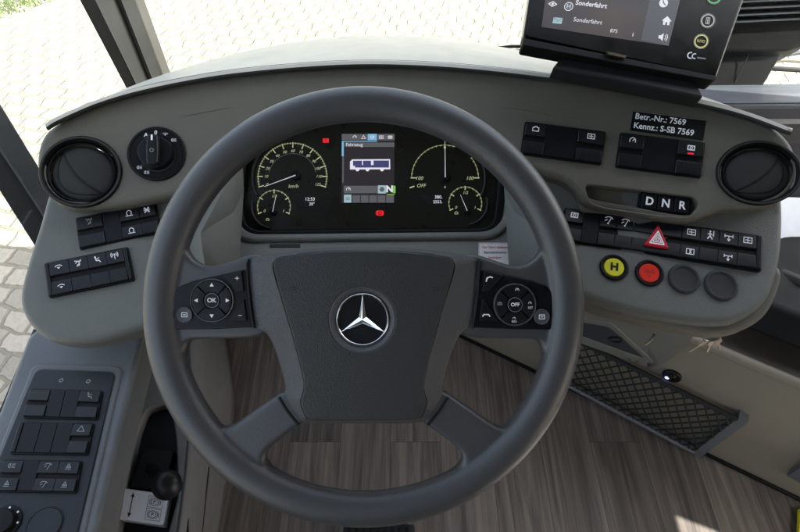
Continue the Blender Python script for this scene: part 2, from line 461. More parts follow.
def wood():
    m, nt, b = newmat('vinyl_wood_planks'); N = nt.nodes; L = nt.links
    tc = N.new('ShaderNodeTexCoord'); mp = N.new('ShaderNodeMapping'); mp.inputs['Rotation'].default_value = (0, 0, R(90))
    mp.inputs['Location'].default_value = (.31, .052, 0)
    L.new(tc.outputs['Object'], mp.inputs['Vector'])
    br = N.new('ShaderNodeTexBrick'); br.inputs['Scale'].default_value = 1; br.inputs['Brick Width'].default_value = .78
    br.inputs['Row Height'].default_value = .118; br.inputs['Mortar Size'].default_value = .0006; br.offset = .37; br.offset_frequency = 2
    br.inputs['Color1'].default_value = (0, 0, 0, 1); br.inputs['Color2'].default_value = (1, 1, 1, 1); br.inputs['Mortar'].default_value = (.5, .5, .5, 1)
    L.new(mp.outputs[0], br.inputs['Vector'])
    # offset the grain per plank
    sc = N.new('ShaderNodeVectorMath'); sc.operation = 'SCALE'; sc.inputs['Scale'].default_value = 9; L.new(br.outputs['Color'], sc.inputs[0])
    ad = N.new('ShaderNodeVectorMath'); ad.operation = 'ADD'; L.new(tc.outputs['Object'], ad.inputs[0]); L.new(sc.outputs[0], ad.inputs[1])
    ms = N.new('ShaderNodeMapping'); ms.inputs['Scale'].default_value = (55, 2.6, 10); L.new(ad.outputs[0], ms.inputs['Vector'])
    n1 = N.new('ShaderNodeTexNoise'); n1.inputs['Scale'].default_value = 1; n1.inputs['Detail'].default_value = 8; n1.inputs['Roughness'].default_value = .65; n1.inputs['Distortion'].default_value = .8
    L.new(ms.outputs[0], n1.inputs['Vector'])
    ms2 = N.new('ShaderNodeMapping'); ms2.inputs['Scale'].default_value = (240, 5, 10); L.new(ad.outputs[0], ms2.inputs['Vector'])
    n2 = N.new('ShaderNodeTexNoise'); n2.inputs['Scale'].default_value = 1; n2.inputs['Detail'].default_value = 4; L.new(ms2.outputs[0], n2.inputs['Vector'])
    a = N.new('ShaderNodeMath'); a.operation = 'MULTIPLY_ADD'; a.inputs[1].default_value = .30; L.new(n2.outputs['Fac'], a.inputs[0]); mq = N.new('ShaderNodeMapRange'); mq.inputs['From Min'].default_value = .33; mq.inputs['From Max'].default_value = .67; mq.inputs['To Max'].default_value = .5; L.new(n1.outputs['Fac'], mq.inputs['Value']); L.new(mq.outputs[0], a.inputs[2])
    sep = N.new('ShaderNodeSeparateColor'); L.new(br.outputs['Color'], sep.inputs[0])
    a2 = N.new('ShaderNodeMath'); a2.operation = 'MULTIPLY_ADD'; a2.inputs[1].default_value = .30; L.new(sep.outputs[0], a2.inputs[0]); L.new(a.outputs[0], a2.inputs[2])
    cr = N.new('ShaderNodeValToRGB'); e = cr.color_ramp.elements
    e[0].position = .15; e[0].color = (.022, .018, .0155, 1); e[1].position = .92; e[1].color = (.19, .163, .14, 1)
    k = cr.color_ramp.elements.new(.5); k.color = (.078, .066, .058, 1)
    L.new(a2.outputs[0], cr.inputs[0])
    mx = N.new('ShaderNodeMix'); mx.data_type = 'RGBA'; L.new(br.outputs['Fac'], mx.inputs['Factor']); L.new(cr.outputs[0], mx.inputs[6]); mx.inputs[7].default_value = (.03, .026, .022, 1)
    L.new(mx.outputs[2], b.inputs['Base Color']); b.inputs['Roughness'].default_value = .5
    bp = N.new('ShaderNodeBump'); bp.inputs['Strength'].default_value = .3; bp.inputs['Distance'].default_value = .001
    L.new(n2.outputs['Fac'], bp.inputs['Height']); L.new(bp.outputs[0], b.inputs['Normal'])
    return m
M['wood'] = wood()
def paving():
    m, nt, b = newmat('stone_setts'); N = nt.nodes; L = nt.links
    tc = N.new('ShaderNodeTexCoord')
    nz = N.new('ShaderNodeTexNoise'); nz.inputs['Scale'].default_value = 7; nz.inputs['Detail'].default_value = 3; L.new(tc.outputs['Object'], nz.inputs['Vector'])
    sb = N.new('ShaderNodeVectorMath'); sb.operation = 'SUBTRACT'; sb.inputs[1].default_value = (.5, .5, .5); L.new(nz.outputs['Color'], sb.inputs[0])
    sc = N.new('ShaderNodeVectorMath'); sc.operation = 'SCALE'; sc.inputs['Scale'].default_value = .085; L.new(sb.outputs[0], sc.inputs[0])
    ad = N.new('ShaderNodeVectorMath'); ad.operation = 'ADD'; L.new(tc.outputs['Object'], ad.inputs[0]); L.new(sc.outputs[0], ad.inputs[1])
    mp = N.new('ShaderNodeMapping'); mp.inputs['Rotation'].default_value = (0, 0, R(12)); L.new(ad.outputs[0], mp.inputs['Vector'])
    br = N.new('ShaderNodeTexBrick'); br.inputs['Scale'].default_value = 1; br.inputs['Brick Width'].default_value = .17; br.inputs['Row Height'].default_value = .13
    br.inputs['Mortar Size'].default_value = .014; br.inputs['Mortar Smooth'].default_value = .6
    br.inputs['Color1'].default_value = (.155, .145, .115, 1); br.inputs['Color2'].default_value = (.25, .235, .19, 1); br.inputs['Mortar'].default_value = (.13, .121, .088, 1)
    L.new(mp.outputs[0], br.inputs['Vector'])
    n2 = N.new('ShaderNodeTexNoise'); n2.inputs['Scale'].default_value = 30; n2.inputs['Detail'].default_value = 6; L.new(tc.outputs['Object'], n2.inputs['Vector'])
    mx = N.new('ShaderNodeMix'); mx.data_type = 'RGBA'; mx.blend_type = 'MULTIPLY'; mx.inputs['Factor'].default_value = .5
    L.new(br.outputs['Color'], mx.inputs[6]); L.new(n2.outputs['Color'], mx.inputs[7]); 
    mr = N.new('ShaderNodeMapRange'); mr.inputs['To Min'].default_value = .6; mr.inputs['To Max'].default_value = 1.3; L.new(n2.outputs['Fac'], mr.inputs['Value'])
    L.new(mr.outputs[0], mx.inputs[7]); L.new(mx.outputs[2], b.inputs['Base Color']); b.inputs['Roughness'].default_value = .85
    iv = N.new('ShaderNodeMath'); iv.operation = 'MULTIPLY_ADD'; iv.inputs[1].default_value = -1; L.new(br.outputs['Fac'], iv.inputs[0]); L.new(n2.outputs['Fac'], iv.inputs[2])
    bp = N.new('ShaderNodeBump'); bp.inputs['Strength'].default_value = .8; bp.inputs['Distance'].default_value = .01; L.new(iv.outputs[0], bp.inputs['Height']); L.new(bp.outputs[0], b.inputs['Normal'])
    return m
M['paving'] = paving()
M['grass'] = plastic('grass', (.055, .09, .022), .8, 40, .3, var=.4)
# ------------------------------------------------------------------ SETTING
GZ = -1.25
def sheet(name, x0, x1, y0, y1, z, mat, n=1, kind='structure'):
    V = []; F = []
    for j in range(n + 1):
        for i in range(n + 1): V.append(Vector((x0 + (x1 - x0) * i / n, y0 + (y1 - y0) * j / n, z)))
    for j in range(n):
        for i in range(n): a = j * (n + 1) + i; F.append((a, a + 1, a + n + 2, a + n + 1))
    o = mkobj(name, V, F, mat, origin=Vector((0, 0, z))); tag(o, kind=kind); return o
sheet('ground', -400, 400, -400, 400, GZ, M['paving'])
# grass verge
V = []; F = []
rg = random.Random(3)
def blade(x, y, h, w):
    a = rg.uniform(0, 6.28); dx, dy = math.cos(a) * w, math.sin(a) * w; lx, ly = rg.uniform(-.5, .5) * h, rg.uniform(-.5, .5) * h
    b = len(V); V.extend([Vector((x - dx, y - dy, GZ)), Vector((x + dx, y + dy, GZ)), Vector((x + lx, y + ly, GZ + h))]); F.append((b, b + 1, b + 2))
for _ in range(22000):
    t = rg.random(); x = -5.8 + 4.2 * rg.random(); y = 4.86 + 1.6 * rg.random() ** .8 + .08 * math.sin(x * 5) + .05 * math.sin(x * 13) + (x + 3.68) * .9
    blade(x, y, rg.uniform(.02, .07), rg.uniform(.003, .008))
tag(mkobj('grass', V, F, M['grass'], origin=Vector((-4, 5, GZ)), sharp=None), kind='stuff')
# bus floor: its left edge ends under the side wall
fl = slab('floor', [(-.498, -1.3, 0), (1.5, -1.3, 0), (1.5, 1.0, 0), (-.498, 1.0, 0)], .06, M['wood']); tag(fl, kind='structure')
ceil = slab('unseen_ceiling', [(-.62, -1.3, 1.86), (1.56, -1.3, 1.86), (1.56, .80, 1.86), (-.62, .80, 1.86)], .05, M['roof'], direction=(0, 0, 1)); tag(ceil, kind='structure')  # unseen roof added to block sky light from above and behind
rw = slab('unseen_rear_wall', [(-.6, -1.32, 0), (1.5, -1.32, 0), (1.5, -1.32, 1.85), (-.6, -1.32, 1.85)], .05, M['rubber'], direction=(0, -1, 0))  # unseen wall added to block light; dark so that reflections go black
tag(rw, 'unseen dark wall added behind the driver to block light', 'wall'); 
lw = slab('side_wall', [(-.50, -1.3, GZ + .3), (-.50, .95, GZ + .3), (-.50, .95, .48), (-.50, -1.3, .48)], .03, M['pillard'], direction=(-1, 0, 0))
tag(lw, 'dark bus side wall below the driver window, left of the side console', 'wall')
# unseen right wall, added; its openings are shaped for the sun patches
def wallx(x, y0, y1, z0, z1):
    return [Vector((x, y0, z0)), Vector((x, y1, z0)), Vector((x, y1, z1)), Vector((x, y0, z1))]
SW = empty('unseen_door_wall', (1.53, 0, 0), 'unseen wall added right of the driver, its openings shaped to let sun in', 'wall')
WY0, WY1, WZ0, WZ1 = -1.25, -.09, .40, .95
for (a, b_, c, d) in ((-1.3, WY0, 0, 1.85), (WY0, WY1, 0, WZ0), (WY0, WY1, WZ1, 1.85), (WY1, .62, 0, 1.85), (.62, .95, 0, .55), (-.27, -.21, WZ0 + .002, WZ1 - .002)):
    slab('panel', wallx(1.53, a, b_, c, d), .05, M['roof'], SW, direction=(1, 0, 0))
# ------------------------------------------------------------------ DASHBOARD
DASH = empty('dashboard', up(400, 250, .75), 'olive grey curved bus dashboard with instruments, vents and switches behind the steering wheel', 'dashboard')
fas_out = crm([(36, 158), (40, 140), (50, 127), (75, 112), (120, 95.5), (190, 79.5), (280, 68.5), (370, 64.2), (460, 67), (560, 78), (640, 91), (710, 105), (765, 122),
               (788, 138), (798, 158), (799, 176), (791, 192), (778, 202), (760, 208), (740, 209), (722, 210), (705, 217), (686, 222), (660, 219), (630, 213), (600, 208), (585, 203), (575, 190), (562, 180),
               (545, 174), (522, 158), (497, 138), (468, 122), (425, 109), (364, 103), (303, 109), (258, 127), (225, 152), (198, 180), (184, 193), (160, 199), (125, 206), (86, 209), (62, 206), (47, 194), (38, 176)], 6)
tray = rnd([(584, 184), (612, 187), (694, 197), (700, 204), (690, 217), (660, 215), (604, 207), (590, 202)], 7)
def vhole(cx, cy, a, b): return [(cx + a * math.cos(2 * math.pi * i / 64), cy + b * math.sin(2 * math.pi * i / 64)) for i in range(64)]
plate('fascia', fas_out, D_fas, .009, .045, M['fascia'], DASH, holes=[tray, vhole(81.5,172,36.2,35.2), vhole(758,173,36.6,31.8)], hole_r=.002, grid=10)
plate('tray_floor', rnd([(576, 178), (705, 190), (708, 222), (580, 212)], 4), off(D_fas, .016), .001, .004, M['fascia'], DASH, grid=20)
# lower deck
deck_out = crm([(48, 190), (60, 170), (200, 130), (300, 100), (400, 95), (500, 110), (620, 150), (740, 160), (776, 170), (784, 200), (783, 250), (775, 285), (762, 307), (738, 321), (715, 324),
                (680, 321), (636, 313), (600, 303), (580, 296), (560, 290), (520, 290), (400, 290), (250, 290), (200, 305), (165, 320), (135, 331), (105, 340), (78, 343), (48, 339), (30, 326), (20, 308), (19, 290), (26, 262), (38, 224)], 6)
clu_hole = rnd([(262, 112), (470, 112), (497, 150), (508, 182), (502, 233), (244, 236), (233, 205), (240, 160)], [12, 12, 10, 10, 24, 24, 10, 10], 8)
def deck_h(x, y):
    # a raised collar round the instruments, and soft stepped shoulders on both wings
    h = 0
    if 200 < x < 545:
        pass
    return h
plate('lower_deck', deck_out, D_deck, .010, .030, M['deck'], DASH, holes=[clu_hole], hole_r=.006, grid=10)
# raised ridge frame round the cluster
ring_o = rnd([(250, 104), (482, 104), (505, 140), (515, 182), (510, 240), (236, 243), (225, 205), (233, 150)], [12, 12, 10, 10, 28, 28, 10, 10], 8)
ring_i = rnd([(262, 112), (470, 112), (497, 150), (508, 182), (502, 233), (244, 236), (233, 205), (240, 160)], [12, 12, 10, 10, 24, 24, 10, 10], 8)
plate('cluster_collar', ring_o, D_deck, .0045, .006, M['deck'], DASH, holes=[ring_i], hole_r=.0035, lift=.006, grid=6, step=2)
plate('deck_underside', crm([(560, 280), (566, 296), (600, 311), (640, 321), (690, 331), (716, 334), (742, 330), (764, 317), (777, 296), (782, 270), (760, 262), (700, 280), (620, 275)], 6), off(D_deck, .016), .007, .022, M['fascia'], DASH, grid=14)  # same plastic as the deck; fascia colour stands in for warm bounce light
# moulded creases in the fascia either side of the binnacle
def crease(pts):
    P = [up(x, y, D_fas(x, y)) + nrm(D_fas, x, y) * .0001 for x, y in crm(pts, 8, closed=False)]
    tube('moulded_crease', P, .0005, M['fascia'], DASH, 6, tap=[.15 + math.sin(math.pi * i / (len(P) - 1)) ** .6 for i in range(len(P))])
crease([(182, 117), (205, 112), (235, 107)]); crease([(500, 107), (535, 112), (566, 120)])
# under-lip of the deck (thickness seen under the right and left lobes)
def lower_lip(px, tag_):
    pass
# dash top: a sheet going forward from the lip, sloping down towards the windscreen
lip = crm([(46, 126), (60, 118), (100, 101), (150, 87), (220, 74), (300, 66), (372, 63), (450, 66), (530, 74), (610, 85), (680, 98), (740, 112), (792, 131)], 6, closed=False)
far = []
V = []; F = []; NR = 10
def lipw(x, y): return D_fas(x, y) - .012
P0 = [up(x, y, lipw(x, y)) for x, y in lip]
def fwd(i):
    # forward depth of the top sheet at lip sample i : narrow at the ends
    t = i / (len(lip) - 1); return .02 + .26 * math.sin(math.pi * min(1, max(0, t))) ** .7
rows = []
for k in range(NR + 1):
    row = []
    for i, p in enumerate(P0):
        s = k / NR; d = fwd(i) * s
        q = p + Vector((-(p.x) * .4 * d, d, -.30 * d - .10 * d * s)); row.append(q)
    rows.append(row)
# round lip in front
lipr = []
for (dy, dz) in ((.016, -.0075), (.004, -.0085), (0, -.0078), (-.0015, -.006), (-.002, -.004), (-.0012, -.002), (.001, -.0004)):
    lipr.append([p + Vector((0, dy, dz + .001)) for p in P0])
allr = lipr + rows
for row in allr: V.extend(row)
n = len(P0)
for k in range(len(allr) - 1):
    for i in range(n - 1): a = k * n + i; F.append((a, a + 1, a + n + 1, a + n))
midx = []
for k in range(len(allr) - 1):
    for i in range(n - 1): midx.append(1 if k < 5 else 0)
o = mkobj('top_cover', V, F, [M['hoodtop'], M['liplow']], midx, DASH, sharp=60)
md = o.modifiers.new('sol', 'SOLIDIFY'); md.thickness = .002; md.offset = -1
# windscreen demister slot in the top cover
# ------------------------------------------------------------------ icons
def icon(mb, kind, x, y, s, z, mat):
    w = s * .20
    L = lambda pts, c=False, ww=w: mb.line([(x + a * s, y + b * s) for a, b in pts], ww, z, mat, c)
    C = lambda cx, cy, r, a0=0, a1=360: mb.ring(x + cx * s, y + cy * s, (r - .1) * s, (r + .1) * s, z, mat, a0, a1, 16)
    D_ = lambda cx, cy, r: mb.disc(x + cx * s, y + cy * s, r * s, z, mat, 12)
    if kind == 'wave': L([(-.9, .2), (-.4, .5), (.4, .5), (.9, .2)]); mb.flat([(x - .5 * s, y), (x + .5 * s, y), (x, y - .5 * s)], z, mat)
    elif kind == 'omega': C(0, .1, .65, -50, 230); L([(-.9, -.6), (.9, -.6)])
    elif kind == 'fan':
        for k in range(4): a = k * math.pi / 2 + .8; L([(0, 0), (.8 * math.cos(a), .8 * math.sin(a))], ww=w * 1.8)
        L([(-.8, 0), (.8, 0)])
    elif kind == 'antenna':
        L([(0, -.8), (0, .4)]); D_(0, .4, .22); C(0, .3, .55, -40, 40); C(0, .3, .55, 140, 220); C(0, .3, .95, -40, 40); C(0, .3, .95, 140, 220)
    elif kind == 'person': D_(-.3, .65, .25); L([(-.3, .3), (-.1, -.3), (.6, -.3), (.9, -.8)], ww=w * 1.3); L([(-.2, .1), (.7, .35)])
    elif kind == 'walk': D_(0, .75, .22); L([(0, .4), (0, -.2), (.5, -.9)], ww=w * 1.4); L([(0, -.2), (-.5, -.9)], ww=w * 1.4); L([(-.5, .1), (0, .35), (.5, 0)]); L([(.8, .9), (.8, -.3)])
    elif kind == 'wiper': L([(-.9, .5), (-.3, .8), (.6, .7), (.9, .4)]); L([(-.1, -.8), (.5, .5)]); D_(-.1, -.8, .2); L([(-.9, -.2), (-.4, .1)])
    elif kind == 'door': L([(-.9, -.6), (-.9, .6), (.9, .6), (.9, -.6)], True); L([(0, -.6), (0, .6)]); L([(-.5, 0), (-.2, 0)]); L([(.5, 0), (.2, 0)])
    elif kind == 'door2': L([(-.9, -.6), (-.9, .6), (.9, .6), (.9, -.6)], True); L([(-.2, -.6), (0, 0), (-.2, .6)]); L([(.3, -.6), (.1, 0), (.3, .6)])
    elif kind == 'mirror': L([(-.8, .5), (-.6, -.3), (.6, -.3), (.8, .5)], True); L([(0, -.3), (0, -.8)])
    elif kind == 'axle': L([(-.9, .3), (.9, .3)]); L([(-.9, .6), (-.9, 0)]); L([(.9, .6), (.9, 0)]); L([(0, .3), (0, -.7)]); L([(-.3, -.4), (0, -.8), (.3, -.4)])
    elif kind == 'tri': L([(0, .8), (-.9, -.6), (.9, -.6)], True)
    elif kind == 'cruise': C(0, 0, .75, -30, 210); L([(0, 0), (.4, .4)])
    elif kind == 'engine': L([(-.8, -.5), (-.8, .4), (-.3, .4), (-.3, .7), (.3, .7), (.3, .4), (.8, .4), (.8, -.5)], True)
    elif kind == 'lamp': C(-.3, 0, .55, 90, 270); L([(-.3, .6), (-.3, -.6)]); L([(.1, .4), (.9, .5)]); L([(.1, 0), (.9, 0)]); L([(.1, -.4), (.9, -.5)])
    elif kind == 'lift': L([(-.7, -.7), (.7, -.7)]); L([(-.5, -.3), (.1, .8), (.7, -.3)], True); L([(-.2, 0), (.4, 0)])
    elif kind == 'cam': L([(-.8, -.5), (-.8, .5), (.8, .5), (.8, -.5)], True, w * 1.4); C(0, 0, .3)
    elif kind == 'diff': L([(-.8, .7), (.8, .4)]); L([(-.6, .1), (0, .5)]); L([(.8, .8), (.2, 0), (.5, -.3)]); D_(.2, -.5, .25); L([(-.3, -.8), (-.1, -.3)])
    elif kind == 'dash': L([(-.4, 0), (.4, 0)])
def bank(name, quad, D, cells, parent, lift=.002, icon_s=4.0, label=None, endcap=True):
    F_, W, H = frq(*quad, D, lift=lift)
    root = MB(F_).box(-W / 2 - .8, W / 2 + .8, -H / 2 - .8, H / 2 + .8, -3.5, .6, M['black'], .5, r=2.2).build(name, parent, label=label)
    tot = sum(c[0] for c in cells); x = -W / 2 + .4; W2 = W - .8
    for c in cells:
        w = c[0] / tot * W2; kind = c[1]; a, b = x + .25, x + w - .25; h = H / 2 - .6; x += w
        mb = MB(F_)
        if kind == 'blank':
            mb.box(a, b, -h, h, -1, 2.0, M['switchb'], .5, .6); mb.build('blank_cover', root); continue
        if kind == 'end':
            mb.box(a, b, -h, h, -1, 3.0, M['switch'], 1.0, .8); mb.build('end_cap', root); continue
        # rocker: profile (y, z)
        prof = [(h, -1), (h, 1.6), (h - .6, 2.2), (h * .16 + .6, 3.3), (h * .16, 3.0), (h * .14, .5), (-h * .20, .5), (-h * .22, 2.4), (-h * .22 - .7, 2.9), (-h + .8, 3.6), (-h, 3.1), (-h, -1)]
        pts = []; fc = []; mt = []
        e = .45
        for (yy, zz) in prof: pts += [(a, yy, zz - e * .8), (a + e, yy, zz), (b - e, yy, zz), (b, yy, zz - e * .8)]
        base = len(mb.v); mb.v += [F_(*p) for p in pts]
        for k in range(len(prof) - 1):
            m_ = M['groove'] if 4 <= k <= 6 else M['switch']  # recess shadow put into the colour of the middle groove
            for j in range(3):
                i0 = base + k * 4 + j; mb.face((i0, i0 + 4, i0 + 5, i0 + 1), m_)
        mb.face([base + k * 4 for k in range(len(prof))], M['switch']); mb.face([base + k * 4 + 3 for k in range(len(prof))][::-1], M['switch'])
        cx = (a + b) / 2; im = c[4] if len(c) > 4 else M['icon']
        def zt(yy): return 2.2 + (h - .6 - yy) / (h - .6 - h * .16 - .6) * 1.1 + .25
        if len(c) > 2 and c[2]: icon(mb, c[2], cx, h * .60, icon_s, zt(h * .60 - icon_s), im)
        if len(c) > 3 and c[3]: icon(mb, c[3], cx, -h * .62, icon_s * .95, 3.95, im)
        if len(c) > 5: mb.rect(cx - 3, cx + 3, h * .17 + .4, h * .17 + 2.0, 3.75, c[5])
        mb.build('rocker_switch', root)
    return root
bank('switch_bank', ((76.4, 219.3), (156.5, 204), (160, 233), (82, 250)), D_deck,
     [(26, 'rocker', 'diff', None, M['dimicon']), (18, 'blank'), (20, 'rocker', 'omega', 'omega'), (17, 'rocker', 'fan')], DASH, icon_s=3.8)
bank('switch_bank', ((46, 264.4), (128, 248.6), (134.6, 280), (50.5, 298)), D_deck,
     [(4, 'end'), (20, 'rocker', 'wave', 'wave'), (19, 'rocker', 'diff'), (19, 'rocker', 'person'), (18, 'rocker', 'antenna'), (4, 'end')], DASH, icon_s=3.8)
bank('switch_bank', ((525.5, 123), (604, 133), (600.5, 165), (520.6, 154)), D_fas,
     [(21, 'rocker', 'engine'), (32, 'blank'), (26, 'rocker', 'door')], DASH, icon_s=3.8)
bank('switch_bank', ((620, 134), (704, 144), (699, 178), (616, 167)), D_fas,
     [(24, 'rocker', 'cruise'), (34, 'blank'), (26, 'rocker', 'cam', None, M['icon'], M['lred'])], DASH, icon_s=4.0)
EQ = ((564, 209), (761.6, 238.5), (758, 271), (560, 242))
bk = bank('switch_bank', EQ, D_deck,
     [(20, 'rocker', 'cam'), (17, 'blank'), (17, 'rocker', 'wiper'), (17, 'rocker', 'wiper'), (48, 'rocker'), (18, 'rocker', 'door', 'door2'), (18, 'rocker', 'walk'), (18, 'rocker', 'axle', 'axle'), (18, 'rocker', 'door'), (5, 'end')], DASH, icon_s=4.3, lift=.003)
# hazard triangle
F_, W, H = frq(*EQ, D_deck, lift=.003)
mb = MB(F_.shift(z=0)); hx, hy = -3.2, -.8
tri = lambda s: rnd([(hx, hy + 12.5 * s), (hx - 12.5 * s, hy - 10 * s), (hx + 12.5 * s, hy - 10 * s)], 2.5 * s, 4)
mb.prism(tri(1), .5, 5.8, M['hazred'], 1.2)
def triline(s, w, z, m_):
    c = (hx, hy - 2.6)
    mb.line([(c[0], c[1] + 9 * s), (c[0] - 8.2 * s, c[1] - 5.2 * s), (c[0] + 8.2 * s, c[1] - 5.2 * s)], w, z, m_, True)
triline(.86, 1.25, 5.9, M['white']); triline(.52, .9, 5.9, M['white']); triline(.2, .7, 5.9, M['white'])
mb.build('hazard_button', bk, label='red triangular hazard warning button')
# DNR
F_, W, H = frq((639.5, 194), (689, 200.6), (687.5, 216.5), (637, 210), off(D_fas, .013), lift=.006)
root = MB(F_).box(-W / 2 - .6, W / 2 + .6, -H / 2 - .8, H / 2 + .8, -8, 1, M['black'], .5, r=1.5).build('gear_selector', DASH)
for i, ch in enumerate('DNR'):
    a = -W / 2 + 1 + i * (W - 2) / 3; b = a + (W - 2) / 3
    MB(F_).box(a + .6, b - .6, -H / 2 + .4, H / 2 - .4, 0, 3.2, M['switchb'], .9, .8).text(ch, (a + b) / 2, -.2, 11, 3.35, M['white'], bold=.03).build('gear_button', root)
# name plate
F_, W, H = frq((633, 111), (706, 120), (702.5, 140.6), (630, 130.5), D_fas, lift=.0003)
MB(F_).box(-W / 2, W / 2, -H / 2, H / 2, 0, .9, M['black'], .3).box(-W / 2 + .3, W / 2 - .3, H / 2 - .9, H / 2 - .4, .9, 1.0, M['dimicon']) \
    .text('Betr.-Nr.: 7569', -W / 2 + 3, 4.6, 8.3, 1.1, M['white'], align='l', bold=.022).text('Kennz.: S-SB 7569', -W / 2 + 3, -4.8, 8.3, 1.1, M['white'], align='l', bold=.022).build('number_plate', DASH, label='black plate with the vehicle number in white')
# round buttons
def rbutton(name, px, py, mat, r0=14, r1=9.8, txt=None, label=None, cap=False):
    F_ = fr(px, py, D_deck, -8.5, .0005)
    mb = MB(F_)
    if cap:
        mb.lathe([(r0, -1), (r0, 1.0), (r0 - .6, 2.2), (r0 - 2, 2.7), (r0 - 3.2, 2.4), (r0 - 3.8, 1.5), (r0 - 5, 1.3), (.01, 1.1)], 0, 0, M['cap'], 44)
        return mb.build(name, DASH, label=label)
    mb.lathe([(r0, -1), (r0, .8), (r0 - .5, 1.6), (r0 - 1.5, 1.9), (r1 + 1.4, 1.2), (r1 + .2, -.5)], 0, 0, M['black'], 44)
    root = mb.build(name, DASH, label=label)
    m2 = MB(F_).lathe([(r1, -.6), (r1, .6), (r1 - .7, 1.3), (r1 - 2, 1.4), (.01, 1.2)], 0, 0, mat, 40)
    if txt == 'H':
        m2.text('H', 0, 0, 11, 1.6, M['groove'], bold=.05)
    else:
        g = paint('dark_red_print', (.35, .02, .01)); m2.line([(-4, 3), (-1.5, 3), (-1.5, .5), (1.5, .5), (1.5, 3), (4, 3)], .6, 1.6, g).line([(-4, -.5), (-2, 1), (2, 1), (4, -.5)], .6, 1.6, g).disc(0, -4.2, 1, 1.6, g).ring(-3, 2, 1, 1.6, 1.62, g).ring(3, 2, 1, 1.6, 1.62, g)
    m2.build('push_cap', root)
    return root
rbutton('stop_button', 613.8, 267.7, M['yellow'], txt='H', label='round yellow button marked H')
rbutton('stop_button', 649, 273.3, M['red'], label='round red button')
rbutton('blind_cap', 683.6, 279, None, r0=15.5, cap=True, label='round blank cap beside the red button')
rbutton('blind_cap', 720.4, 285.6, None, r0=16.2, cap=True, label='round blank cap at the right end')
# headlight dial
F_ = fr(157, 154, D_fas, 0, .0005)
root = MB(F_).lathe([(28, -1), (28, .8), (27.2, 1.8), (25.5, 2.0), (24.5, 1.2), (18.5, 1.0), (17.8, -1)], 0, 0, M['black'], 56).build('light_dial', DASH)
for a, t in ((118, 'A'), (92, '0'), (67, 'wave'), (40, 'lamp'), (222, 'lamp'), (245, 'lamp')):
    mk = MB(F_); px_, py_ = 21.4 * math.cos(R(a)), 21.4 * math.sin(R(a))
    if len(t) == 1: mk.text(t, px_, py_, 5.6, 1.6, M['icon'], bold=.02)
    else: icon(mk, t, px_, py_, 2.6, 1.6, M['icon'])
    mk.build('dial_mark', root)
kn = MB(F_).lathe([(17.2, -1), (17.2, 5), (16, 7.5), (14, 8.2), (.01, 8.2)], 0, 0, M['switchb'], 48)
kn.prism(rnd([(-5.4, -15.5), (5.4, -15.5), (6.2, 0), (5.4, 15), (-5.4, 15), (-6.2, 0)], 3), 6, 16, M['switch'], 2.5)
kn.rect(-.9, .9, 8.5, 14, 16.15, M['white']); kn.ring(0, -1.5, 1.3, 2.0, 16.15, M['dimicon'])
kn.build('rotary_knob', root)
# vents
def vent(px, py, r, sq, ang, label):
    F_ = fr(px, py, D_fas, 0, .0005, squash=sq); ro = r * 1.19
    root = MB(F_).lathe([(ro, -1), (ro, 1.2), (ro - 1.2, 2.6), (ro - 3, 2.4), (r + .8, -1), (r + .3, -9)], 0, 0, M['vent'], 64, mats=[M['black'], M['black'], M['vent'], M['black'], M['black']]).build('air_vent', DASH, label=label)
    MB(F_).lathe([(r + .3, -8), (r + .1, -2.2), (r - 1.0, -1.0), (r - 2.0, -.8), (r - 2.6, -1.8)], 0, 0, M['black'], 60).build('bezel_ring', root)
    # ball with two arched flaps
    b = MB(F_); rr = r - 2.4
    prof = [(rr * math.sin(R(k * 9)), -6.5 + 5.5 * math.cos(R(k * 9))) for k in range(10, -1, -1)]
    b.lathe(prof[:-1] + [(.01, -1.0)], 0, 0, M['vent'], 60)
    b.build('vent_ball', root)
    def dome(x, y): 
        d = min(1, math.hypot(x, y) / rr); return -6.5 + 5.5 * math.sqrt(max(0, 1 - d * d))
    c, s_ = math.cos(R(ang)), math.sin(R(ang))
    def arc(bow, sgn, name):
        # raised flap edge following an arc across the ball
        V = []; F = []; n = 26
        for i in range(n + 1):
            t = -1 + 2 * i / n; x = t * rr * .97; y = bow * rr * (1 - t * t)
            for (dx, dz) in ((-1.0, -.2), (-.7, .7), (.7, .7), (1.0, -.2)):
                yy = y + dx; X, Y = x * c - yy * s_, x * s_ + yy * c
                V.append(F_(X, Y, dome(X, Y) + dz))
        for i in range(n):
            for k in range(3): a = i * 4 + k; F.append((a, a + 1, a + 5, a + 4))
        mkobj(name, V, F, M['groove'], parent=root)
    arc(-.20, 1, 'vane'); arc(-.80, 1, 'vane')
vent(81.5, 172, 32, .97, -50, 'round vent at the left end of the dashboard')
vent(758, 173, 32.5, .86, 46, 'round vent at the right end of the dashboard')
# steering column shroud wings
def shroud(sx):
    X = lambda x: x if sx > 0 else 748 - x
    q = lambda x, y, w: up(X(x), y, w)
    V = [q(226, 184, .668), q(242, 164, .690), q(233, 212, .685), q(226, 275, .662), q(206, 270, .640), q(200.5, 234, .640),
         q(217, 188, .700), q(200, 214, .705), q(188, 242, .700), q(198, 275, .70), q(238, 275, .675), q(243, 190, .70)]
    F = [(0, 2, 1), (0, 5, 2), (5, 4, 3, 2), (0, 6, 7, 5), (5, 7, 8), (5, 8, 9, 4), (1, 2, 11), (2, 3, 10, 11)]
    o = mkobj('column_shroud', V, F, M['deck'], parent=DASH, sharp=12)
    md = o.modifiers.new('sol', 'SOLIDIFY'); md.thickness = .003; md.offset = 0
    md = o.modifiers.new('bev', 'BEVEL'); md.width = .0016; md.segments = 2; md.limit_method = 'ANGLE'; md.angle_limit = R(15)
    return o
shroud(1); shroud(-1)
